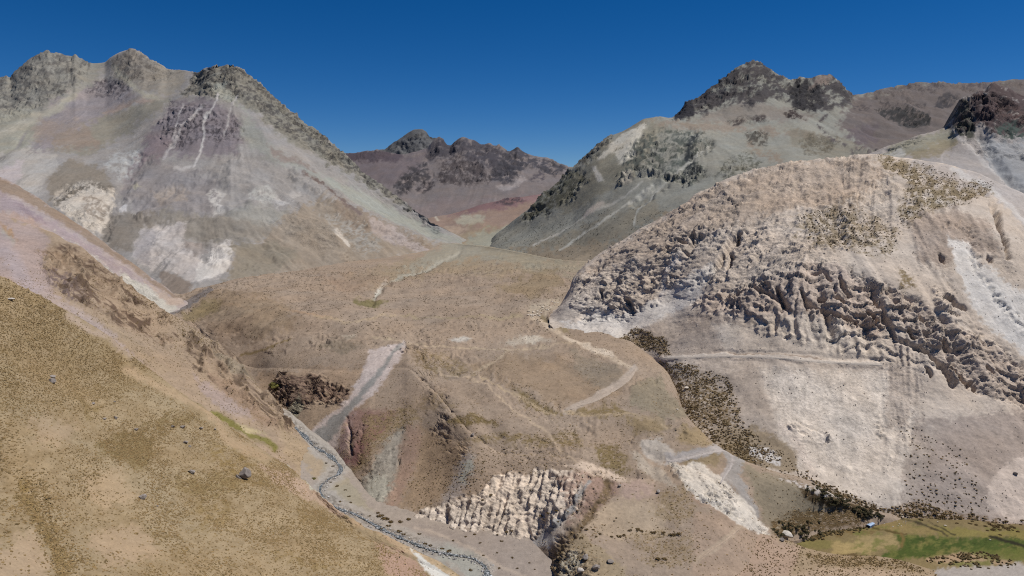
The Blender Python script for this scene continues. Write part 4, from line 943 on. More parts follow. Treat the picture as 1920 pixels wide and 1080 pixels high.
# ------------------------------------------------------------------ left hillsides
make_patch('hillside_terrain', 'pink', [
    [(-60,470,860),(0,480,860),(100,520,860),(200,580,860),(300,640,860),(360,660,850),(430,680,840)],
    [(-60,400,1050),(0,410,1030),(100,450,1010),(200,505,1000),(300,580,990),(360,610,960),(430,650,940)],
    [(-60,300,1300),(0,331,1250),(25,343,1235),(50,358,1220),(75,372,1200),(100,390,1180),(125,407,1165),(150,424,1150),(190,449,1130),(220,472,1115),(250,494,1100),(280,518,1090),(300,531,1080),(330,553,1070),(350,565,1060),(380,592,1050),(430,626,1040)]],
    -60, 430, (172,159,154), paint=[
        Pg([(-60,300),(0,330),(100,388),(190,447),(300,530),(350,565),(330,565),(250,508),(150,440),(60,385),(-60,330)], (150,132,116), 7),
        Pg([(0,360),(60,392),(150,445),(230,500),(300,550),(260,540),(180,485),(80,425),(0,395)], (164,150,151), 12),
        Pg([(30,385),(60,395),(85,415),(60,412)], (146,130,134), 9, .8),
        Pg([(60,420),(160,470),(240,530),(320,580),(300,590),(220,540),(120,465),(60,435)], (188,182,172), 9, g=12, gb=.3),
        Pg([(220,505),(300,552),(335,580),(310,592),(250,545)], (194,188,176), 8),
        Pg([(270,530),(330,562),(350,568),(320,575)], (184,166,152), 6),
        Pg([(0,400),(60,410),(90,440),(0,460),(-60,440)], (172,152,142), 10)],
    relief=[Pg([(180,480),(260,530),(320,580),(280,575),(200,520)], None, 10, k='crag', amp=3, s=14)],
    back=(80,60), rough=(2.2,45), streak=(.08,.4), seed=71, warp=5)

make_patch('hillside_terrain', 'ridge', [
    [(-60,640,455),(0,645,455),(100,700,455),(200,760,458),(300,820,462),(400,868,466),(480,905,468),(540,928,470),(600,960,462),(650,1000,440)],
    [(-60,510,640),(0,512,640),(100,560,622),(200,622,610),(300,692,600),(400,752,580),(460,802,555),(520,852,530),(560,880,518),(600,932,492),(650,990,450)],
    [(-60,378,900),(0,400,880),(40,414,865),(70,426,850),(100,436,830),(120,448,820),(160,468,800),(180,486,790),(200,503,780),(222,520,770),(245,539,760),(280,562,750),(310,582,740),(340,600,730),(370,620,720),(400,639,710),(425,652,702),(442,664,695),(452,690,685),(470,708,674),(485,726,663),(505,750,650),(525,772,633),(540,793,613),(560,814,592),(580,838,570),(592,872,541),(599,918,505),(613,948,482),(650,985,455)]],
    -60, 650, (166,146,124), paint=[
        Pg([(-60,380),(0,400),(70,426),(90,440),(80,500),(110,560),(60,545),(-60,500)], (170,152,144), 12),
        Pg([(0,420),(20,430),(30,450),(15,445)], (166,134,100), 8, .8),
        Pg([(0,425),(25,450),(20,470),(0,450)], (162,160,150), 10, .7),
        Ln([(0,455),(40,520),(80,560)], 30, (170,156,154), 20),
        Pg([(70,470),(110,455),(160,470),(200,505),(245,540),(220,560),(170,545),(130,520),(90,500)], (138,118,98), 12, .8, g=11, gb=.1),
        Pg([(85,500),(140,520),(180,560),(140,565),(95,535)], (120,104,98), 9, g=9, gb=.15),
        Pg([(130,540),(200,560),(250,600),(330,640),(300,645),(220,610),(150,570)], (142,120,100), 10, .7, g=9, gb=.0),
        Ln([(80,560),(130,580),(200,625),(260,670)], 18, (176,160,152), 16),
        Pg([(190,590),(250,640),(330,700),(300,700),(220,640)], (168,148,124), 12),
        Pg([(85,480),(120,455),(245,540),(330,610),(345,650),(280,640),(180,580),(120,550)], (108,90,76), 10, st=(35,5,40), gb=-.05),  # painted shadow lines under the overhanging beds, upper outcrop
        Pg([(340,615),(400,635),(442,658),(455,690),(535,780),(560,812),(520,810),(430,745),(360,690)], (102,86,72), 8, st=(43,5,46), gb=.05),  # same shadow of stepped beds put into the colour, lower outcrop
        Pg([(370,635),(400,640),(442,662),(450,690),(500,745),(530,778),(500,770),(450,720),(400,690),(350,660)], (140,122,106), 8, .5, g=12, gb=.2),
        Pg([(400,660),(440,670),(470,710),(440,700)], (152,142,124), 10, .6),
        Pg([(380,690),(440,725),(500,780),(540,810),(500,800),(430,760)], (156,134,114), 9),
        Pg([(360,700),(420,740),(480,790),(430,775),(380,735)], (170,152,142), 9),
        Ln([(330,738),(400,775),(440,805),(520,842)], 8, (136,124,80), 6, .5),
        Ln([(400,770),(440,795),(480,815),(520,836)], 9, (118,114,54), 4, .85),
        Pg([(440,790),(480,800),(500,815),(460,805)], (186,170,134), 5),
        Pg([(520,800),(600,850),(640,900),(640,960),(590,920),(540,860)], (170,150,124), 10),
        Pg([(495,850),(530,870),(545,880),(520,868)], (196,190,172), 4)],
    relief=[
        Pg([(70,470),(110,450),(160,465),(245,538),(330,600),(340,640),(280,640),(200,590),(130,560),(85,520)], None, 10, k='strata', amp=8.0, s=7, sl=40, ang=35),
        Pg([(340,620),(400,635),(442,660),(455,690),(530,775),(560,815),(500,800),(430,740),(370,690)], None, 10, k='strata', amp=9, s=6, sl=46, ang=42),
        Pg([(390,640),(442,660),(452,690),(420,690)], None, 8, k='crag', amp=4, s=14),
        Ln([(400,770),(440,795),(480,815),(520,836)], 12, None, 10, k='raise', amp=-1.2)],
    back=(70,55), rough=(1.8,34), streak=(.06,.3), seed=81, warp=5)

make_patch('hillside_terrain', 'grassy', [
    [(-60,1140,160),(0,1140,166),(200,1140,200),(400,1140,245),(600,1140,290),(760,1138,330),(820,1118,346),(890,1106,364)],
    [(-60,1000,210),(0,1000,215),(200,990,270),(400,985,325),(560,990,365),(680,1012,384),(760,1042,386),(820,1077,373),(890,1103,366)],
    [(-60,850,275),(0,860,275),(200,860,340),(400,870,400),(480,880,420),(560,920,430),(640,988,420),(700,1022,404),(760,1046,391),(820,1072,379),(890,1104,368)],
    [(-60,700,330),(0,700,345),(100,720,380),(200,740,420),(300,770,445),(400,802,468),(480,846,468),(540,882,462),(600,942,452),(650,982,430),(700,1006,414),(760,1034,397),(820,1064,382),(890,1102,369)],
    [(-60,490,430),(0,517,440),(60,547,455),(130,585,475),(200,627,490),(240,660,500),(300,706,508),(350,746,508),(400,777,506),(450,813,500),(500,849,488),(540,874,481),(575,904,470),(600,929,458),(640,962,440),(690,991,424),(745,1015,409),(780,1031,401),(820,1052,390),(890,1098,371)]],
    -60, 890, (166,147,117), paint=[
        Pg([(-80,480),(60,540),(240,650),(450,810),(560,900),(700,1000),(850,1090),(-80,1150)], (150,129,97), 30, .55, g=60, gb=-.05),
        Pg([(-80,480),(60,540),(240,650),(450,810),(560,900),(700,1000),(850,1090),(-80,1150)], (137,117,86), 30, .45, g=24, gb=-.12),
        Pg([(-60,500),(60,547),(130,585),(240,665),(300,720),(200,760),(60,760),(-60,800)], (152,132,98), 30, .5, g=34, gb=.1),
        Pg([(190,825),(230,810),(290,825),(290,850),(260,880),(215,860),(180,840)], (122,104,62), 14, .6, g=18, gb=.4),
        Pg([(140,750),(180,760),(195,790),(160,785)], (128,108,66), 12, .6, g=18, gb=.2),
        Pg([(230,810),(320,780),(370,790),(300,815)], (130,112,70), 14, .6, g=16, gb=.15),
        Pg([(320,900),(380,890),(450,880),(470,900),(520,890),(500,915),(420,925),(380,935),(330,920)], (130,110,66), 14, .6, g=14, gb=.2),
        Pg([(400,830),(460,850),(480,880),(430,890),(380,860)], (142,120,76), 18, .8, g=14),
        Pg([(40,880),(70,900),(80,960),(110,1010),(135,1070),(110,1100),(100,1040),(60,990),(35,930)], (138,116,72), 18, .9, g=18, gb=.15),
        Pg([(350,950),(420,930),(440,970),(400,1010),(350,990)], (142,120,80), 16, .8, g=16),
        Pg([(560,960),(600,960),(590,1000),(560,990)], (138,116,76), 12, .8, g=14),
        Pg([(480,1030),(560,1040),(640,1060),(560,1070)], (142,120,76), 12, .7, g=14),
        Pg([(0,1030),(60,1000),(100,1060),(60,1100),(-60,1110)], (184,160,132), 22, .8),
        Pg([(150,900),(220,880),(260,930),(200,950)], (184,160,130), 22, .6),
        Pg([(170,1000),(260,980),(300,1040),(200,1060)], (182,158,130), 22, .7),
        Pg([(60,780),(140,790),(130,830),(70,830)], (180,156,128), 22, .6),
        Ln([(240,690),(330,738),(400,785),(440,830),(500,855)], 14, (180,156,126), 12, .8),
        Ln([(130,590),(210,640),(240,665)], 12, (178,158,138), 12),
        Pg([(490,870),(540,880),(600,925),(660,960),(640,975),(560,930),(510,900)], (184,160,138), 9),
        Ln([(575,900),(600,925),(640,945),(680,965)], 8, (202,198,180), 5),
        Pg([(640,975),(700,985),(760,1015),(820,1055),(800,1060),(720,1010)], (186,160,130), 8, .8),
        Pg([(740,1010),(790,1030),(850,1080),(900,1110),(860,1110),(810,1070),(780,1045)], (190,166,134), 8),
        Pg([(770,1030),(790,1040),(845,1085),(870,1115),(830,1115),(800,1070)], (218,214,204), 5),
        Pg([(700,1020),(770,1040),(810,1090),(800,1130),(720,1080)], (178,146,128), 12, .8)],
    relief=[
        Pg([(500,870),(600,925),(660,960),(620,960),(540,900)], None, 10, k='crag', amp=1.3, s=8), Pg([(770,975),(800,950),(880,928),(930,888),(985,886),(1060,878),(1090,890),(1100,930),(1050,985),(980,1012),(880,1002),(800,990)], None, 6, k='ledge', amp=1.2, s=4.5),
        Pg([(-60,500),(300,720),(500,870),(700,990),(800,1100),(-60,1130)], None, 60, k='bump', amp=4, s=70),
        Ln([(60,890),(80,960),(115,1020),(130,1080)], 30, None, 30, k='raise', amp=-1.2)],
    back=(50,60), rough=(.7,22), streak=(.03,.08), mott=.07, seed=91, warp=9, mat=TERRAIN_NEAR)

# ------------------------------------------------------------------ river gravel, meadow, near bank
make_patch('riverbed_terrain', 'riverbed', [
    [(470,840,-193),(540,890,-198.5),(600,970,-203.5),(660,1020,-205.5),(720,1050,-207),(780,1080,-208.5),(840,1120,-209.5),(900,1160,-210.5),(1120,1160,-211)],
    [(470,705,-188),(520,740,-192),(560,775,-196),(600,812,-200),(640,845,-203),(700,910,-205),(760,950,-206),(850,985,-207),(1000,1000,-207),(1120,1050,-208)]],
    470, 1120, (166,154,142), paint=[
        Pg([(480,700),(600,830),(650,900),(700,960),(640,970),(560,850)], (164,154,134), 10),
        Pg([(520,770),(560,800),(600,850),(630,900),(610,930),(560,850)], (172,154,130), 10), Pg([(600,860),(640,870),(650,910),(620,920)], (168,156,134), 8),
        Pg([(760,980),(1000,1010),(1060,1060),(1000,1110),(900,1110),(860,1060),(800,1010)], (160,148,138), 14),
        Ln([(519,760),(548,796),(592,836),(640,874),(622,893),(601,915),(604,928),(640,953),(688,973),(745,1003),(815,1031),(880,1043),(912,1066),(908,1105)], 34, (172,164,154), 12),
        Ln([(519,760),(548,796),(592,836),(640,874),(622,893),(601,915),(604,928),(640,953),(688,973),(745,1003),(815,1031),(880,1043),(912,1066),(908,1105)], 17, (120,112,102), 8, .8, g=7, gb=.0),
        Ln([(780,990),(860,1015),(940,1060),(1000,1090)], 5, (178,164,150), 5),
        Ln([(840,1040),(870,1050),(890,1080),(880,1110)], 34, (166,164,154), 16)],
    relief=[], nback=0, rough=(.5,8), streak=(.0,.0), mott=.12, seed=101, warp=5, mat=TERRAIN_NEAR)

make_patch('meadow_terrain', 'meadow', [
    [(1370,1120,-216.5),(2030,1120,-217.5)],
    [(1370,1030,-216.5),(2030,1030,-217.5)],
    [(1370,940,-219),(1500,945,-219.5),(1700,950,-221),(2030,965,-222)]],
    1370, 2030, (132,116,82), paint=[
        Pg([(1440,990),(1560,960),(1660,970),(1640,1000),(1560,1005),(1460,1020)], (120,100,64), 8, g=8, gb=.35),
        Pg([(1490,975),(1530,980),(1535,1012),(1500,1015),(1480,1000)], (66,66,44), 6),
        Pg([(1470,1010),(1540,1012),(1620,1015),(1560,1030),(1500,1030)], (124,116,70), 8, .8),
        Pg([(1560,1015),(1650,1012),(1640,1035),(1560,1040)], (164,144,100), 8),
        Pg([(1570,965),(1660,968),(1700,980),(1690,1000),(1620,990)], (140,122,80), 9, .8),
        Pg([(1600,1000),(1680,1000),(1690,1025),(1630,1030)], (160,140,98), 8, .8),
        Pg([(1680,1000),(1760,1008),(1860,1005),(1960,1010),(1960,1040),(1820,1040),(1760,1045),(1690,1050),(1630,1045),(1690,1025)], (76,88,40), 9),
        Pg([(1700,1005),(1800,1015),(1850,1015),(1800,1030),(1700,1028)], (68,82,36), 8),
        Pg([(1600,990),(1700,980),(1960,995),(1960,1045),(1690,1050),(1600,1040)], (112,112,60), 8, .8, g=26, gb=-.12),
        Pg([(1690,1000),(1960,1003),(1960,1045),(1680,1048)], (62,72,32), 8, .8, g=16, gb=-.18),
        Pg([(1690,1000),(1960,1003),(1960,1045),(1680,1048)], (128,118,70), 8, .7, g=34, gb=-.2),
        Pg([(1740,985),(1860,995),(1960,1000),(1960,1012),(1860,1008),(1760,1005)], (134,122,72), 8),
        Pg([(1690,985),(1760,990),(1750,1003),(1690,998)], (142,124,82), 9, .8),
        Pg([(1740,1050),(1800,1032),(1880,1040),(1900,1058),(1800,1068)], (164,140,112), 8),
        Pg([(1800,1030),(1960,1030),(1960,1050),(1860,1052)], (100,104,52), 8, .8),
        Pg([(1760,1056),(1850,1050),(1870,1060),(1800,1066)], (104,108,52), 5, .8),
        Pg([(1700,1070),(1800,1062),(1900,1058),(2030,1050),(2030,1130),(1700,1130)], (166,158,150), 8),
        Ln([(1610,975),(1650,992),(1700,1000)], 3, (90,76,44), 3),
        Ln([(1690,1000),(1694,1012),(1690,1024)], 5, (126,100,62), 5, .7),
        Ln([(1690,970),(1730,985),(1765,997),(1775,1005)], 3, (70,62,44), 3),
        Ln([(1740,978),(1790,1003)], 2.5, (66,60,40), 2.5),
        Ln([(1855,1005),(1890,1015),(1930,1028)], 5, (46,44,30), 4),
        Pg([(1570,1040),(1600,1035),(1620,1042),(1580,1046)], (100,84,56), 4)],
    relief=[], nback=0, rough=(.35,16), streak=(0,0), mott=.22, seed=111, warp=5, mat=TERRAIN_NEAR)

make_patch('bank_terrain', 'bank', [
    [(1370,1130,-203),(1500,1130,-205),(1600,1130,-208),(1700,1130,-213),(1800,1130,-218),(2030,1130,-221)],
    [(1370,1060,-201),(1500,1060,-207),(1600,1065,-210),(1700,1078,-214),(1800,1098,-218.5),(2030,1110,-221)],
    [(1370,1002,-199),(1420,1000,-202),(1450,1006,-205),(1480,1015,-207.5),(1520,1030,-210),(1560,1038,-211.5),(1600,1042,-212),(1640,1043,-212),(1680,1048,-213),(1720,1060,-215),(1760,1072,-217),(1850,1090,-220),(2030,1105,-222)]],
    1370, 2030, (162,142,116), paint=[
        Pg([(1500,1040),(1600,1042),(1690,1052),(1740,1070),(1660,1072),(1560,1062)], (142,122,90), 9, g=8, gb=.1),
        Pg([(1440,1080),(1540,1064),(1700,1074),(1800,1090),(1800,1130),(1440,1130)], (176,154,130), 10),
        Pg([(1370,1000),(1440,1000),(1500,1030),(1480,1080),(1370,1100)], (172,148,128), 10)],
    relief=[], back=(14,9), rough=(.5,10), streak=(.0,.0), seed=121, warp=5, mat=TERRAIN_NEAR)

# ------------------------------------------------------------------ lookups on the finished ground
def at(px, py, keys, r=4.0):
    """world point of the ground seen at a photograph pixel"""
    best = None
    for k in keys:
        p = PATCHES[k]
        d2 = (p.ppx-px)**2 + (p.ppy-py)**2
        near = d2 < r*r
        if not near.any():
            if best is None and d2.min() < 200:
                i = np.unravel_index(np.argmin(d2), d2.shape); best = (p.dep[i]+1e6, p.P[i], p.N[i])
            continue
        dep = np.where(near, p.dep + d2*0.02, 1e12)
        i = np.unravel_index(np.argmin(dep), dep.shape)
        if best is None or dep[i] < best[0]: best = (dep[i], p.P[i], p.N[i])
    return best[1], best[2]

def scatter(key, n, dens, seed):
    """n random points on a patch; dens(px, py, edge) gives the relative density"""
    p = PATCHES[key]; rng = np.random.default_rng(seed)
    P = p.P[:p.nvis]
    a = np.linalg.norm(np.cross(P[1:, :-1]-P[:-1, :-1], P[:-1, 1:]-P[:-1, :-1]), axis=-1)
    wgt = a * np.clip(dens(p.px[:p.nvis-1, :-1], p.py[:p.nvis-1, :-1], p.wx[:p.nvis-1, :-1], p.wy[:p.nvis-1, :-1], p.edge[:p.nvis-1, :-1]), 0, None)
    vis = (p.ppx[:p.nvis-1, :-1] > -30) & (p.ppx[:p.nvis-1, :-1] < 1950) & (p.ppy[:p.nvis-1, :-1] < 1110)
    wgt = (wgt * vis).ravel(); c = np.cumsum(wgt)
    idx = np.searchsorted(c, rng.random(n) * c[-1])
    i, j = np.unravel_index(np.clip(idx, 0, wgt.size-1), a.shape)
    u = rng.random((n, 1)); v = rng.random((n, 1))
    Q = (P[i, j]*(1-u)+P[i, j+1]*u)*(1-v) + (P[i+1, j]*(1-u)+P[i+1, j+1]*u)*v
    return Q, p.px[i, j], p.py[i, j], rng

def tufts(name, Q, rad, hgt, cols, rng, sides=5, label=None):
    """thousands of low cushions of dry grass or scrub in one mesh"""
    n = len(Q)
    r = rad[0] + (rad[1]-rad[0]) * rng.random(n) ** 1.6
    h = hgt[0] + (hgt[1]-hgt[0]) * rng.random(n)
    ang = rng.random((n, 1))*6.28 + np.arange(sides)[None]*6.283/sides + rng.normal(0, .25, (n, sides))
    rr = r[:, None] * (0.65 + 0.6*rng.random((n, sides)))
    ring0 = np.stack([np.cos(ang)*rr, np.sin(ang)*rr, -0.15*h[:, None]+0*ang], -1)
    ring1 = np.stack([np.cos(ang+.5)*rr*.78, np.sin(ang+.5)*rr*.78, h[:, None]*(0.55+.35*rng.random((n, sides)))], -1)
    top = np.stack([rng.normal(0, .12, n)*r, rng.normal(0, .12, n)*r, h], -1)[:, None]
    V = (Q[:, None] + np.concatenate([ring0, ring1, top], 1)).reshape(-1, 3)
    k = 2*sides+1; b = (np.arange(n)*k)[:, None]
    fs = []
    for s in range(sides):
        t = (s+1) % sides
        fs.append(np.concatenate([b+s, b+t, b+sides+t, b+sides+s], 1))
    quads = np.concatenate(fs)
    tris = np.concatenate([np.concatenate([b+sides+s, b+sides+(s+1) % sides, b+2*sides], 1) for s in range(sides)])
    me = mesh_from(name, V, [quads, tris], smooth=False)
    cc = s2l(np.array(cols, float))[rng.integers(0, len(cols), n)] * ALB * (0.75+.5*rng.random((n, 1)))
    put_color(me, np.repeat(cc, k, 0))
    me.materials.append(PLANT)
    o = bpy.data.objects.new(name, me); COL.objects.link(o); o['kind'] = 'stuff'
    return o

def inpoly(pts, f=10):
    def g(px, py, wx, wy, e): return sstep(-f*.5, f*.5, poly_sd(wx, wy, pts) + e*f*.7)
    return g
GR = [(148,124,85),(136,115,78),(154,132,95),(126,107,74),(144,119,83)]
def dens_e(px, py, wx, wy, e):
    lo = fbm(px/75, py/60, o=4, seed=501)
    d = 0.25 + sstep(-0.25, 0.45, lo) * 1.0
    for pts, a in (([(190,825),(230,810),(300,825),(290,860),(215,865)], 2.2), ([(320,900),(380,885),(470,890),(520,890),(500,915),(380,935)], 1.8),
                   ([(40,880),(80,900),(135,1070),(110,1100),(35,930)], 1.8), ([(-60,500),(60,547),(130,585),(240,665),(300,720),(200,760),(-60,790)], .9),
                   ([(560,950),(610,960),(640,1050),(560,1070)], 1.3), ([(230,810),(340,780),(370,790),(300,815)], 1.4)):
        d = d + a * inpoly(pts, 40)(px, py, wx, wy, e)
    for pts in ([(-60,1020),(60,1000),(100,1060),(60,1110),(-60,1110)], [(150,900),(220,880),(260,930),(200,950)], [(170,1000),(260,980),(300,1040),(200,1060)], [(60,780),(140,790),(130,830),(70,830)]):
        d = d * (1 - .75*inpoly(pts, 40)(px, py, wx, wy, e))
    for pts, wd in (([(240,690),(330,738),(400,785),(440,830),(500,855)], 18), ([(570,905),(640,960),(745,1018),(860,1090)], 30), ([(130,590),(210,640),(240,665)], 14)):
        dd, _ = line_d(px, py, pts); d = d * (1 - .93*sstep(wd, wd*.5, dd))
    return d * sstep(0, 24, np.interp(px, [-60,0,130,240,350,450,540,600,640,690,745,820,890], [490,517,585,660,746,813,874,929,962,991,1015,1052,1098])*0 + 30)
Q, qx, qy, rg = scatter('grassy', 60000, dens_e, 1)
tufts('dry_grass', Q, (.14, .7), (.07, .22), GR, rg)
def dens_f(px, py, wx, wy, e):
    d = 0.35 + sstep(-.2, .4, fbm(px/60, py/45, o=4, seed=511))
    d = d * sstep(560, 700, py)
    for pts, a in (([(835,785),(890,780),(940,797),(890,803),(850,799)], 5), ([(870,820),(960,812),(1080,800),(1100,830),(1010,838)], 2.5), ([(960,722),(1060,770),(1040,775),(980,750)], 4),
                   ([(1110,830),(1160,838),(1180,880),(1150,900),(1120,870)], 3), ([(690,780),(770,760),(790,790),(700,850),(650,900),(680,840)], 3), ([(880,840),(1060,840),(1040,885),(900,905),(800,955),(770,900)], 2.2),
                   ([(1180,1000),(1250,990),(1320,1010),(1300,1060),(1220,1060)], 3), ([(1230,920),(1290,910),(1310,960),(1270,985)], 3), ([(1450,972),(1500,958),(1580,955),(1640,968),(1600,985),(1500,1000)], 6),
                   ([(1020,1080),(1140,930),(1150,960),(1090,1100)], 2), ([(760,640),(800,660),(900,700),(800,695)], 3)):
        d = d + a * inpoly(pts, 14)(px, py, wx, wy, e)
    for pts in ([(690,655),(762,636),(750,680),(700,740),(610,850),(580,830),(670,710)], [(690,900),(745,805),(760,800),(740,920),(705,958),(655,930)], [(1250,865),(1330,885),(1446,1005),(1350,965)],
                [(770,978),(800,950),(880,928),(930,890),(985,888),(1060,878),(1090,890),(1050,985),(980,1014)], [(1150,940),(1240,945),(1190,990),(1110,980)], [(1190,830),(1260,835),(1390,840),(1400,930),(1350,905),(1290,860),(1220,890)],
                [(540,770),(600,740),(640,760),(600,840)]):
        d = d * (1 - .94*inpoly(pts, 8)(px, py, wx, wy, e))
    for pts, wd in (([(1190,690),(1160,720),(1110,748),(1062,765)], 9), ([(820,690),(880,708),(930,740),(1030,812),(1080,865)], 6), ([(1395,985),(1350,1020),(1310,1050)], 10)):
        dd, _ = line_d(px, py, pts); d = d * (1 - .95*sstep(wd, wd*.5, dd))
    return d
Q, qx, qy, rg = scatter('valley', 19000, dens_f, 2)
tufts('dry_grass', Q, (.2, .75), (.08, .24), [(148,124,92),(132,114,84),(150,130,98),(124,108,80)], rg)
def dens_d(px, py, wx, wy, e):
    d = 0.3 + sstep(-.2, .4, fbm(px/40, py/40, o=4, seed=521))
    return d * sstep(450, 560, py) + 2*inpoly([(220,500),(310,580),(400,640),(380,660),(250,560)], 10)(px, py, wx, wy, e)
Q, qx, qy, rg = scatter('ridge', 7000, dens_d, 3)
tufts('dry_grass', Q, (.25, .7), (.15, .4), [(134,114,74),(122,104,70),(140,118,72)], rg)
BR = [(120,102,76),(130,110,80),(108,93,68),(134,116,84)]
SCRUB = [(1195,678),(1280,682),(1365,712),(1388,762),(1395,802),(1440,850),(1400,870),(1345,838),(1290,792),(1268,742),(1228,702)]
def dens_i(px, py, wx, wy, e):
    d = 1.0*inpoly(SCRUB, 10)(px, py, wx, wy, e)*(.4+sstep(-.2,.3,fbm(px/22, py/18, o=3, seed=531))) + .9*inpoly([(1150,640),(1195,616),(1250,640),(1258,666),(1180,658)], 6)(px, py, wx, wy, e)
    d = d + .22*inpoly([(1640,288),(1760,320),(1860,350),(1850,368),(1740,400),(1690,425),(1680,400),(1700,350)], 12)(px, py, wx, wy, e)
    d = d + .2*inpoly([(1490,410),(1560,385),(1640,405),(1690,440),(1665,482),(1530,462)], 12)(px, py, wx, wy, e)
    d = d + .16*inpoly([(1690,800),(1800,840),(1860,960),(1700,975)], 20)(px, py, wx, wy, e) + .9*inpoly([(1660,962),(1720,938),(1760,955),(1820,968),(1920,988),(1960,1010),(1700,985)], 8)(px, py, wx, wy, e)
    d = d + .35*inpoly([(1345,835),(1400,870),(1480,893),(1560,930),(1640,966),(1560,915),(1480,860),(1400,800)], 8)(px, py, wx, wy, e) + 1.3*inpoly([(1500,888),(1560,912),(1650,952),(1670,968),(1600,966),(1535,935)], 6)(px, py, wx, wy, e)
    return d
Q, qx, qy, rg = scatter('pale', 8500, dens_i, 4)
tufts('shrubbery', Q, (.35, 1.1), (.25, .65), BR, rg, sides=6)
def dens_m(px, py, wx, wy, e):
    return 1.0*inpoly([(1440,985),(1560,960),(1650,966),(1640,985),(1560,1005),(1500,1012)], 8)(px, py, wx, wy, e) + 2.5*inpoly([(1488,972),(1530,978),(1540,1012),(1505,1016),(1482,998)], 5)(px, py, wx, wy, e) \
        + .9*inpoly([(1740,1052),(1800,1034),(1880,1040),(1900,1060),(1800,1066)], 6)(px, py, wx, wy, e)*sstep(-.1,.2,e)
Q, qx, qy, rg = scatter('meadow', 2600, dens_m, 5)
tufts('shrubbery', Q, (.5, 1.2), (.4, .9), [(104,88,60),(92,80,54),(116,96,64),(84,76,52)], rg, sides=6)
def dens_b(px, py, wx, wy, e):
    return .4 + sstep(-.1, .4, e) + 2*inpoly([(1500,1040),(1690,1052),(1740,1070),(1560,1062)], 8)(px, py, wx, wy, e)
Q, qx, qy, rg = scatter('bank', 2600, dens_b, 6)
tufts('dry_grass', Q, (.25, .6), (.2, .45), [(118,98,62),(104,88,58),(126,104,70)], rg)

def dens_far(px, py, wx, wy, e):
    return sstep(480, 520, py)*sstep(660, 600, py)*(.25 + sstep(0, .4, fbm(px/30, py/14, o=4, seed=551)) + sstep(.1, .4, fbm(px/9, py/5, o=2, seed=552)))
Q, qx, qy, rg = scatter('valley', 9000, dens_far, 8)
tufts('shrubbery', Q, (.35, 1.1), (.25, .7), [(128,112,92),(116,102,84),(136,120,96)], rg)
def dens_j(px, py, wx, wy, e):
    return sstep(380, 420, py)*(.3 + sstep(0, .4, fbm(px/20, py/14, o=4, seed=561)))
Q, qx, qy, rg = scatter('right', 1800, dens_j, 9)
tufts('shrubbery', Q, (.6, 1.6), (.4, 1.0), [(104,104,88),(92,92,80)], rg)

# ------------------------------------------------------------------ stream
def ribbon(name, pts, keys, z_lift, n=8, mat=None, smooth=5):
    """a strip draped on the ground; pts = (px, py, half width in metres)"""
    pts = np.array(pts, float)
    L = np.concatenate([[0], np.cumsum(np.hypot(np.diff(pts[:, 0]), np.diff(pts[:, 1])))])
    t = np.arange(0, L[-1], 2.5)
    xs, ys, hw = pchip(L, pts[:, 0], t), pchip(L, pts[:, 1], t), np.interp(t, L, pts[:, 2])
    W = np.array([at(x, y, keys)[0] for x, y in zip(xs, ys)])
    for _ in range(smooth):
        W[1:-1] = .25*W[:-2] + .5*W[1:-1] + .25*W[2:]
    T = np.gradient(W, axis=0); T[:, 2] = 0
    T /= np.linalg.norm(T, axis=1, keepdims=True) + 1e-9
    Nn = np.stack([-T[:, 1], T[:, 0], 0*T[:, 0]], 1)
    jit = 1 + 1.5*perlin(t/10, 0*t+.5, None, 77)[:, None] * np.array([1])[None]
    G = []
    for k in range(n+1):
        f = (k/n - .5)*2
        q = W + Nn*(hw[:, None]*f*jit); q[:, 2] += z_lift
        G.append(q)
    G = np.stack(G, 0)
    return G, W
def water_material():
    m = bpy.data.materials.new('stream_water'); m.use_nodes = True
    t = m.node_tree; b = t.nodes['Principled BSDF']
    geo = t.nodes.new('ShaderNodeNewGeometry')
    n = t.nodes.new('ShaderNodeTexNoise'); n.inputs['Scale'].default_value = 1.1; n.inputs['Detail'].default_value = 6; n.inputs['Roughness'].default_value = .75
    t.links.new(geo.outputs['Position'], n.inputs['Vector'])
    r = t.nodes.new('ShaderNodeValToRGB')
    r.color_ramp.elements[0].position = .50; r.color_ramp.elements[0].color = (.06,.068,.066,1)
    r.color_ramp.elements[1].position = .61; r.color_ramp.elements[1].color = (.72,.75,.78,1)
    e = r.color_ramp.elements.new(.55); e.color = (.14,.15,.145,1)
    t.links.new(n.outputs['Fac'], r.inputs[0]); t.links.new(r.outputs[0], b.inputs['Base Color'])
    b.inputs['Roughness'].default_value = .25
    bp = t.nodes.new('ShaderNodeBump'); bp.inputs['Strength'].default_value = .6; bp.inputs['Distance'].default_value = .3
    t.links.new(n.outputs['Fac'], bp.inputs['Height']); t.links.new(bp.outputs[0], b.inputs['Normal'])
    return m
RIV = [(519,760,0.86),(533,780,1.15),(548,796,1.30),(570,814,1.44),(592,836,1.44),(612,847,1.58),(628,860,1.44),(640,874,1.15),(638,886,0.86),(622,893,0.72),(608,904,0.86),(601,915,0.86),(604,928,0.79),(616,940,1.01),(640,953,1.01),(665,961,0.72),(688,973,1.01),(715,988,1.15),(745,1003,0.94),(780,1018,0.86),(815,1031,0.79),(850,1038,0.65),(880,1043,0.65),(900,1053,0.86),(912,1066,1.30),(914,1085,1.58),(908,1105,1.58)]
G, RW = ribbon('stream', RIV, ['riverbed'], .45)
me = grid_mesh('stream_water', G); me.materials.append(water_material())
o = bpy.data.objects.new('stream_water', me); COL.objects.link(o); o['kind'] = 'structure'
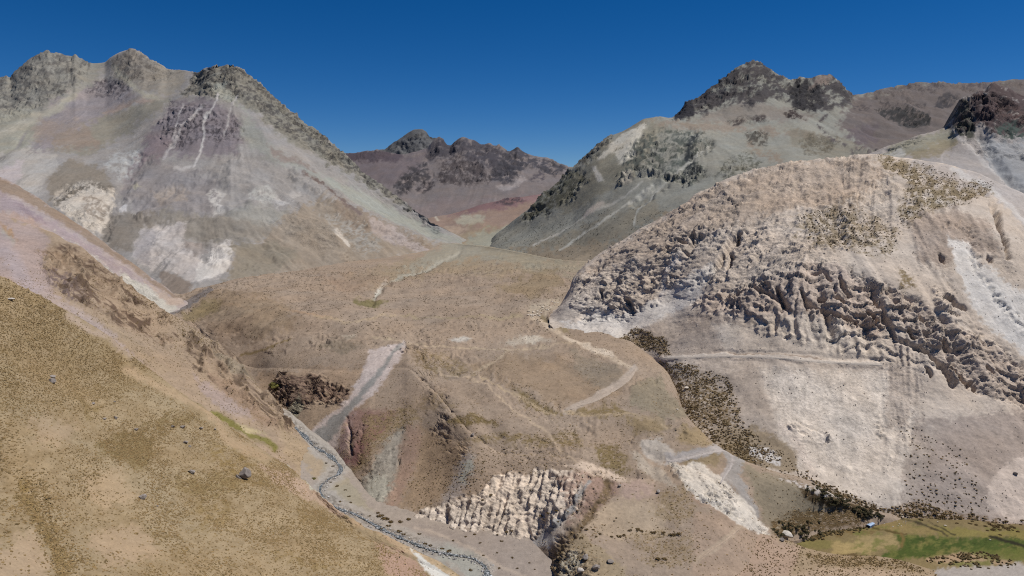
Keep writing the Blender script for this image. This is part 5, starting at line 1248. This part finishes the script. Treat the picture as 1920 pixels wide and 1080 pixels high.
# dirt tracks
def track_material():
    m = tone_material('track_dust', .95, .18, .8, .05); return m
TRACK = track_material()
def track(name, pts, keys, lift, c):
    pts = np.array(pts, float)
    L = np.concatenate([[0], np.cumsum(np.hypot(np.diff(pts[:, 0]), np.diff(pts[:, 1])))])
    t = np.arange(0, L[-1], 3.0)
    xs, ys, hw = pchip(L, pts[:, 0], t), pchip(L, pts[:, 1], t), np.interp(t, L, pts[:, 2])
    tx, ty = np.gradient(xs), np.gradient(ys); n = np.hypot(tx, ty); nx, ny = -ty/n, tx/n
    fade = np.minimum(1, np.minimum(t, L[-1]-t)/12 + .15) * (1 + .3*perlin(t/14, 0*t+.3, None, 78))
    G = []
    for f in (-1, -.5, 0, .5, 1):
        W = np.array([at(x, y, keys)[0] for x, y in zip(xs + nx*hw*f*fade, ys + ny*hw*f*fade*.8)])
        for _ in range(10): W[1:-1] = .25*W[:-2] + .5*W[1:-1] + .25*W[2:]
        W[:, 2] += lift if abs(f) < 1 else lift*.2
        G.append(W)
    G = np.stack(G)
    me = grid_mesh(name, G); put_color(me, np.tile(s2l(c)*ALB, (G.shape[0]*G.shape[1], 1))); me.materials.append(TRACK)
    o = bpy.data.objects.new(name, me); COL.objects.link(o); o['kind'] = 'structure'
track('dirt_road', [(1232,670,2.9),(1290,667,3.1),(1370,665,3.1),(1440,667,3.1),(1500,672,3.1),(1560,676,3.1),(1610,679,2.9),(1655,682,2.5)], ['pale'], .35, (214,202,188))
track('dirt_road', [(1192,688,4.0),(1180,705,4.0),(1160,721,4.0),(1135,737,3.8),(1110,749,3.6),(1085,757,1.3),(1062,766,2.5)], ['valley'], .35, (184,169,154))
track('dirt_road', [(1250,863,2.9),(1290,856,2.9),(1330,846,2.9),(1360,840,2.9),(1374,846,2.9),(1374,862,2.9),(1364,882,2.9),(1350,904,2.5)], ['valley'], .35, (186,177,170))
track('dirt_path', [(1396,984,2.5),(1375,1000,2.5),(1350,1018,2.5),(1325,1034,2.5),(1310,1048,2.2)], ['valley','bank'], .3, (186,166,146))

# ------------------------------------------------------------------ boulders
import bmesh
def rock_mesh(name, seed, sub=2, squash=(1, 1, 1), c=(104,98,98), cuts=9):
    rg = np.random.default_rng(seed)
    bm = bmesh.new(); bmesh.ops.create_icosphere(bm, subdivisions=sub+1, radius=1.0)
    V = np.array([v.co[:] for v in bm.verts])
    for k in range(cuts):
        n = rg.normal(size=3); n /= np.linalg.norm(n)
        d = .52 + .3*rg.random()
        s = V @ n; V = np.where((s > d)[:, None], V - (s-d)[:, None]*n, V)
    V = V * (1 + .07*fbm(V[:, 0]*2+seed, V[:, 1]*2, V[:, 2]*2, o=3, seed=seed))[:, None]
    V = V * np.array(squash); V[:, 2] -= V[:, 2].min()
    for v, q in zip(bm.verts, V): v.co = q
    me = bpy.data.meshes.new(name); bm.to_mesh(me); bm.free()
    col = np.tile(s2l(c)*ALB, (len(V), 1)) * (1 + .22*fbm(V[:, 0]*1.7, V[:, 1]*1.7, V[:, 2]*1.7+seed, o=3, seed=3))[:, None]
    put_color(me, col); me.materials.append(ROCK)
    return me
ROCK = tone_material('boulder_rock', .92, .22, 1.2, .15)
GREY = [rock_mesh('boulder', 11+i, c=(146+5*i, 137+5*i, 130+5*i), squash=(1, .8, .48+.05*i)) for i in range(5)]
PALE = [rock_mesh('pale_block', 31+i, c=(226, 214, 198), squash=(1, .75, .5), sub=1) for i in range(4)]
TUFF = [rock_mesh('pale_boulder', 51, c=(206, 198, 188), squash=(1, .8, .6), cuts=6)]
def thing(name, me, label, cat, loc, sc, rz, group=None, tilt=0):
    o = bpy.data.objects.new(name, me); COL.objects.link(o)
    o.location = loc; o.scale = (sc, sc, sc) if not hasattr(sc, '__len__') else sc
    o.rotation_euler = (tilt, tilt*.6, rz)
    o['label'] = label; o['category'] = cat
    if group: o['group'] = group
    return o
def boulder(px, py, wpx, label, keys=('grassy',), ms=GREY, name='boulder', group=None, i=None, sink=.12, tall=1.0, rz=None):
    loc, n = at(px, py, keys)
    d = np.linalg.norm(loc - np.array([0, 0, CAMZ]))
    r = .5 * wpx * d / F
    k = (i if i is not None else random.randrange(len(ms)))
    return thing(name, ms[k], label, 'boulder', loc - np.array([0, 0, sink*r]), (r, r, r*tall), random.random()*6.28 if rz is None else rz, group)
# the big one is split by a crack: a main block and a low toe block in front of it
big = bpy.data.objects.new('boulder', None); COL.objects.link(big)
loc, n = at(460, 895, ['grassy'])
big.location = loc; big['label'] = 'largest dark grey split boulder on the dry grass slope above the stream'; big['category'] = 'boulder'
R_ = .5 * 24 * np.linalg.norm(loc - np.array([0, 0, CAMZ])) / F
for nm, sd, off, sq, cc in (('block', 71, (.18, .25, -.1), (1.0, .78, .92), (152,143,136)), ('broken_block', 72, (-.62, -.55, -.1), (.62, .5, .55), (126,118,113))):
    b = bpy.data.objects.new(nm, rock_mesh(nm, sd, c=cc, squash=sq, cuts=10)); COL.objects.link(b)
    b.parent = big; b.scale = (R_,)*3; b.location = tuple(R_*q for q in off); b.rotation_euler = (.1, -.05, .5)
for px, py, wp, lb in [
    (362,884,13,'dark angular boulder alone on the grass, left of the largest split boulder'),
    (268,932,15,'flat dark grey boulder lying lowest and nearest on the dry grass slope'),
    (349,828,12,'grey boulder with a small stone touching its lower side, above the angular boulder'),
    (356,834,7,'small grey stone touching the lower side of the grey boulder'),
    (324,797,9,'grey stone at the start of the row of three stones along the upper grass'),
    (344,799,10,'low grey stone in the middle of the row of three along the upper grass'),
    (377,801,8,'dark stone ending the row of three nearest the pale footpath'),
    (257,804,8,'small grey stone beside the dark olive grass patch on the slope'),
    (101,706,11,'upper grey boulder of the touching pair high on the grass slope'),
    (99,714,13,'lower rounded grey boulder of the touching pair high on the grass slope'),
    (197,783,7,'pale grey stone just above the dark olive grass patch'),
    (220,783,8,'low grey stone to the right of the pale grey stone above the olive patch'),
    (177,756,6,'small pale stone on the upper olive tinged grass'),
    (216,750,5,'tiny pale stone alone between the upper stones and the footpath'),
    (298,947,5,'tiny dark stone just below the flat dark grey boulder'),
    (404,802,6,'dark brown stone beside the pale footpath at the grass edge')]:
    boulder(px, py, wp, lb)
boulder(23,560,13,'pale weathered rock near the top edge of the grass slope', ms=TUFF, tall=.5)
for px, py, wp, lb in [
    (886,813,9,'dark lone boulder in the middle of the brown plateau'),
    (1161,909,9,'round grey boulder on the pale track beside the gully head'),
    (1233,920,9,'dark flat boulder on the brown knoll below the white outcrop'),
    (1121,1064,17,'grey boulder with a dark shadowed side, largest at the foot of the knoll'),
    (1144,1051,15,'half buried rounded grey boulder just above the largest one below the knoll'),
    (1098,1045,15,'jagged dark boulder at the lip of the rocky gully below the knoll'),
    (1466,1010,9,'brown stone at the tip of the white outcrop beside the meadow')]:
    boulder(px, py, wp, lb, keys=('valley','bank'))
boulder(1089,1070,15,'pale tan boulder at the gully foot beside the shadowed grey one', keys=('valley',), ms=TUFF)
boulder(1477,1004,26,'whitish grey rock mass at the marsh edge beside dark scrub', keys=('meadow','bank','valley'), ms=TUFF, tall=.75)
boulder(1903,886,8,'blue grey boulder alone on the pale scree slope', keys=('pale',))
for px, py, wp, lb in [(1285,726,10,'largest white block in the scrub below the cliff road'), (1271,765,6,'white block at the lower edge of the scrub field'),
                       (1299,768,5,'white block inside the dark lower scrub'), (1312,739,4,'small white block in the middle of the scrub field'),
                       (1286,743,4,'small white block under the largest block in the scrub')]:
    boulder(px, py, wp, lb, keys=('pale','valley'), ms=PALE, name='pale_block')
for k in range(34):                          # blocks at the end of the pale debris tongue
    a = random.random()
    px, py = (990 + a*48 + random.gauss(0, 4), 594 - a*30 + random.gauss(0, 5)) if k < 24 else (986+random.random()*26, 580+random.random()*14)
    boulder(px, py, random.uniform(3.5, 7.5), 'pale block among the broken rocks of the debris tongue below the cliffs', keys=('valley',), ms=PALE, name='pale_block', group='pale blocks of the debris tongue', tall=.6)
for k in range(26):
    px, py = random.uniform(1402, 1456), random.uniform(838, 868)
    boulder(px, py, random.uniform(2, 5), 'white block among the white rocks spilling beside the lower track', keys=('pale','valley'), ms=PALE, name='pale_block', group='white rocks beside the lower track')
for px, py, wp, lb in [(1772,983,6,'brightest white stone on the meadow edge below the scree'), (1757,976,3.5,'small white stone left of the brightest one by the meadow scrub'),
                       (1856,1009,4,'white stone beside the dark pool in the meadow')]:
    boulder(px, py, wp, lb, keys=('meadow','pale'), ms=PALE, name='pale_block')
for k in range(16):
    boulder(random.uniform(1644,1700), random.uniform(970,986), random.uniform(1.6, 3.2), 'small white stone strewn on the dry meadow near the blue shelter', keys=('meadow',), ms=PALE, name='pale_block', group='white stones near the blue shelter')

# stones of the stream bed and loose stones: nobody could count them
def stones(name, Q, rad, cols, rng):
    n = len(Q)
    o8 = np.array([[1,0,0],[0,1,0],[-1,0,0],[0,-1,0],[0,0,.8],[0,0,-.5]], float)
    r = rad[0] + (rad[1]-rad[0])*rng.random(n)**2
    V = o8[None] * (0.6+.7*rng.random((n, 6, 1))) * r[:, None, None]
    a = rng.random(n)*6.28; ca, sa = np.cos(a)[:, None], np.sin(a)[:, None]
    V = np.stack([V[..., 0]*ca-V[..., 1]*sa, V[..., 0]*sa+V[..., 1]*ca, V[..., 2]], -1) + Q[:, None]
    f = np.array([[0,1,4],[1,2,4],[2,3,4],[3,0,4],[1,0,5],[2,1,5],[3,2,5],[0,3,5]])
    me = mesh_from(name, V.reshape(-1, 3), (np.arange(n)*6)[:, None, None].repeat(8, 1).reshape(-1, 1) + np.tile(f, (n, 1)), smooth=False)
    cc = s2l(np.array(cols, float))[rng.integers(0, len(cols), n)]*ALB*(.8+.4*rng.random((n, 1)))
    put_color(me, np.repeat(cc, 6, 0)); me.materials.append(ROCK)
    o = bpy.data.objects.new(name, me); COL.objects.link(o); o['kind'] = 'stuff'
rg = np.random.default_rng(9)
i = rg.integers(0, len(RW), 1300)
Q = RW[i] + np.stack([rg.normal(0, 2.2, 1300), rg.normal(0, 2.2, 1300), np.full(1300, .2)], 1)
stones('stream_gravel', Q, (.15, .85), [(160,156,154),(192,190,188),(140,138,138),(206,204,202)], rg)
Q, qx, qy, rg = scatter('riverbed', 2500, lambda px, py, wx, wy, e: 1+0*px, 12)
stones('stream_gravel', Q, (.12, .4), [(160,148,136),(140,130,122),(186,178,168)], rg)
Q, qx, qy, rg = scatter('valley', 5000, lambda px, py, wx, wy, e: .2+sstep(0, .5, fbm(px/30, py/25, o=3, seed=541)), 13)
stones('loose_rubble', Q, (.2, .6), [(156,142,126),(182,168,150),(134,122,110)], rg)
Q, qx, qy, rg = scatter('pale', 3500, lambda px, py, wx, wy, e: (py > 420)*(.3+sstep(0, .5, fbm(px/30, py/25, o=3, seed=542))), 14)
stones('loose_rubble', Q, (.25, .8), [(170,156,142),(204,194,182),(130,118,108)], rg)

# ------------------------------------------------------------------ bushes
def bush_mesh(name, seed, cols, n=110, flat=.62):
    rg = np.random.default_rng(seed)
    V, Fq, cc = [], [], []
    lob = [(rg.normal(0, .38), rg.normal(0, .38), .25+.3*rg.random(), .42+.25*rg.random()) for _ in range(5)]
    for k in range(n):
        lx, ly, lz, lr = lob[rg.integers(5)]
        d = rg.normal(size=3); d[2] = abs(d[2])*.9; d /= np.linalg.norm(d)
        c = np.array([lx, ly, lz*flat]) + d*lr*(.55+.45*rg.random())*np.array([1, 1, flat])
        a = rg.normal(size=3); a -= a@d*d*.7; a /= np.linalg.norm(a); b = np.cross(d, a); b /= np.linalg.norm(b)+1e-9
        s = .11+.1*rg.random()
        V += [c-a*s-b*s*.6, c+a*s-b*s*.6, c+a*s*.8+b*s*.7, c-a*s*.7+b*s*.8]
        Fq.append([4*k, 4*k+1, 4*k+2, 4*k+3])
        q = s2l(cols[rg.integers(len(cols))])*ALB*(.7+.6*rg.random()); cc += [q]*4
    me = mesh_from(name, np.array(V), np.array(Fq), smooth=False); put_color(me, np.array(cc)); me.materials.append(PLANT)
    return me
BROWN = [bush_mesh('bush', 5+i, [(96,80,52),(112,92,58),(84,70,48)]) for i in range(3)]
OLIVE = [bush_mesh('bush', 15+i, [(110,106,56),(96,96,52),(128,118,66)], n=150) for i in range(2)]
DARK = [bush_mesh('bush', 25+i, [(74,70,48),(86,78,52),(66,62,46)], n=150) for i in range(2)]
def bush(px, py, wpx, label, keys, ms, group=None):
    loc, n = at(px, py, keys)
    r = .5 * wpx * np.linalg.norm(loc - np.array([0, 0, CAMZ])) / F
    return thing('bush', random.choice(ms), label, 'bush', loc - np.array([0, 0, .05*r]), (r, r, r*.62), random.random()*6.28, group)
bush(518,722,30,'olive green bush at the rim of the gorge above the little waterfall', ('valley',), OLIVE)
bush(590,895,9,'small dark green bush on the grassy bank where the stream bends', ('ridge','riverbed'), OLIVE)
def gravel_label(px, py):
    if py < 948: return 'brown green bush on the grassy gravel inside the upper stream bend'
    if 690 <= px <= 775 and py < 1000: return 'brown green bush in the cluster at the left end of the pale cliffs'
    if py < 1014 and px > 840: return 'brown green bush at the very foot of the pale cliffs'
    if px > 920 or (px > 895 and py < 1040): return 'brown green bush alone on the wide grey gravel right of the stream'
    return 'brown green bush right at the water edge of the lower stream'
for px, py, wp in [(712,962,14),(722,968,15),(735,972,13),(752,972,10),(708,955,9),(716,985,10),(730,980,9),(770,968,12),(748,990,11),(757,996,8),(705,978,7),(694,962,6),(785,995,7),(800,1014,8),(808,1016,10),(830,1023,8),(842,1027,11),(862,1035,9),(882,1062,8),(905,1035,7),(930,1030,6),(960,1040,6),(870,1000,7),(890,995,8),(850,1008,6),(900,1012,6),(940,1008,7),(990,1050,6),(1000,1062,5),(970,1060,6),(935,1060,6),(620,898,6),(632,905,7),(648,912,6),(655,925,6),(625,868,7),(612,862,6),(640,935,6),(660,936,6),(655,950,7)]:
    L_ = gravel_label(px, py)
    bush(px, py + 3, wp, L_, ('riverbed','valley'), BROWN, 'bushes ' + L_.split('bush ')[1])
GK = 'dark bush in the broken line across the pale bare ground of the knoll'
for px, py, wp in [(1127,998,8),(1146,1004,8),(1160,1003,10),(1168,1001,8),(1180,992,8),(1195,991,10),(1202,993,8),(1225,995,11),(1244,996,9),(1262,999,12),(1275,999,12),(1110,990,6),(1118,1003,6),(1091,986,7),(1097,990,7),(1154,969,5),(1151,975,5),(1235,1044,12),(1245,1046,10)]:
    bush(px, py, wp, GK, ('valley',), BROWN, 'bushes on the bare knoll')
GM = 'dark bush crowded along the foot of the pale scree above the meadow'
for k in range(70):
    a = random.random()
    px = 1510 + a*150; py = np.interp(px, [1510,1560,1600,1640,1660], [893,915,935,950,962]) + random.uniform(2, 36)*(1-a*.6)
    bush(px, py, random.uniform(6, 14), GM, ('valley','pale','meadow'), DARK, 'dark bushes at the foot of the scree')
GR2 = 'rust brown bush in the belt between the scree and the green meadow'
for k in range(60):
    px = random.uniform(1670, 1915); py = np.interp(px, [1670,1720,1800,1915], [957,956,968,990]) + random.gauss(0, 8)
    bush(px, py, random.uniform(5, 10), GR2, ('pale','meadow'), BROWN, 'rust brown bushes above the meadow')
GD = 'dark bush packed into the wet thicket beside the whitish rock'
for k in range(40):
    bush(random.uniform(1450, 1540), random.uniform(974, 1010), random.uniform(7, 14), GD, ('meadow','valley'), DARK, 'dark bushes of the wet thicket')
GS = 'bush on the steep slope beside the thin grey chute under the plateau'
for px, py, wp in [(905,935,8),(920,925,9),(1010,965,8),(1025,963,8),(1040,955,9),(1052,950,7),(1016,975,7),(1045,975,7),(1090,1005,7),(1100,990,7),(960,992,8),(948,994,8),(930,1000,7),(810,985,9),(825,990,7),(790,983,10)]:
    bush(px, py, wp, GS, ('valley',), BROWN, 'bushes around the grey chute')

# ------------------------------------------------------------------ small blue-roofed shelter on the meadow
loc, n = at(1632, 984, ['meadow'])
sh = bpy.data.objects.new('shelter', None); COL.objects.link(sh)
sh.location = loc + np.array([0, 0, .02]); sh.rotation_euler = (0, 0, math.radians(38))
sh['label'] = 'small shelter with a pale blue roof and dark end on the dry meadow'; sh['category'] = 'shelter'
def paint_mat(name, c, rough=.5):
    m = bpy.data.materials.new(name); m.use_nodes = True
    t = m.node_tree; b = t.nodes['Principled BSDF']; b.inputs['Roughness'].default_value = rough
    n = t.nodes.new('ShaderNodeTexNoise'); n.inputs['Scale'].default_value = 2.5
    r = t.nodes.new('ShaderNodeValToRGB'); c = s2l(c)
    r.color_ramp.elements[0].color = (*[q*.75 for q in c], 1); r.color_ramp.elements[1].color = (*[min(1, q*1.15) for q in c], 1)
    t.links.new(n.outputs['Fac'], r.inputs[0]); t.links.new(r.outputs[0], b.inputs['Base Color'])
    return m
def boxm(name, mn, mx, mat, parent):
    bm = bmesh.new(); bmesh.ops.create_cube(bm, size=1)
    for v in bm.verts:
        v.co = [(mn[i]+mx[i])/2 + v.co[i]*(mx[i]-mn[i]) for i in range(3)]
    bmesh.ops.bevel(bm, geom=bm.edges[:], offset=.03, segments=1, affect='EDGES')
    me = bpy.data.meshes.new(name); bm.to_mesh(me); bm.free(); me.materials.append(mat)
    o = bpy.data.objects.new(name, me); COL.objects.link(o); o.parent = parent
    return o
BL = paint_mat('weathered_blue_sheet', (150,172,200)); DK = paint_mat('shaded_opening', (48,46,48), .8); WL = paint_mat('faded_blue_wall', (118,138,166))  # the darkest one paints in the shade of the open end
boxm('wall', (-3.1,-1.15,0), (3.1,-1.05,1.6), WL, sh); boxm('wall', (-3.1,1.05,0), (3.1,1.15,1.6), WL, sh)
boxm('end_panel', (3.0,-1.04,0), (3.1,1.04,1.6), WL, sh); boxm('end_panel', (-3.0,-1.04,0), (-2.9,1.04,1.55), DK, sh)  # dark panel stands in for the shade inside the opening
bm = bmesh.new()
arc = [(math.cos(a)*1.35, 1.55+math.sin(a)*.55) for a in np.linspace(math.pi, 0, 9)]
arc2 = [(y*.94, z-.06) for y, z in arc]
ring = [[bm.verts.new((x, y, z)) for y, z in arc+arc2[::-1]] for x in (-3.3, 3.3)]
L_ = len(ring[0])
for k in range(L_): bm.faces.new((ring[0][k], ring[0][(k+1) % L_], ring[1][(k+1) % L_], ring[1][k]))
bm.faces.new(ring[0][::-1]); bm.faces.new(ring[1])
bmesh.ops.recalc_face_normals(bm, faces=bm.faces[:])
me = bpy.data.meshes.new('roof'); bm.to_mesh(me); bm.free(); me.materials.append(BL)
o = bpy.data.objects.new('roof', me); COL.objects.link(o); o.parent = sh
print('built in %.1f s' % (time.time()-T0))
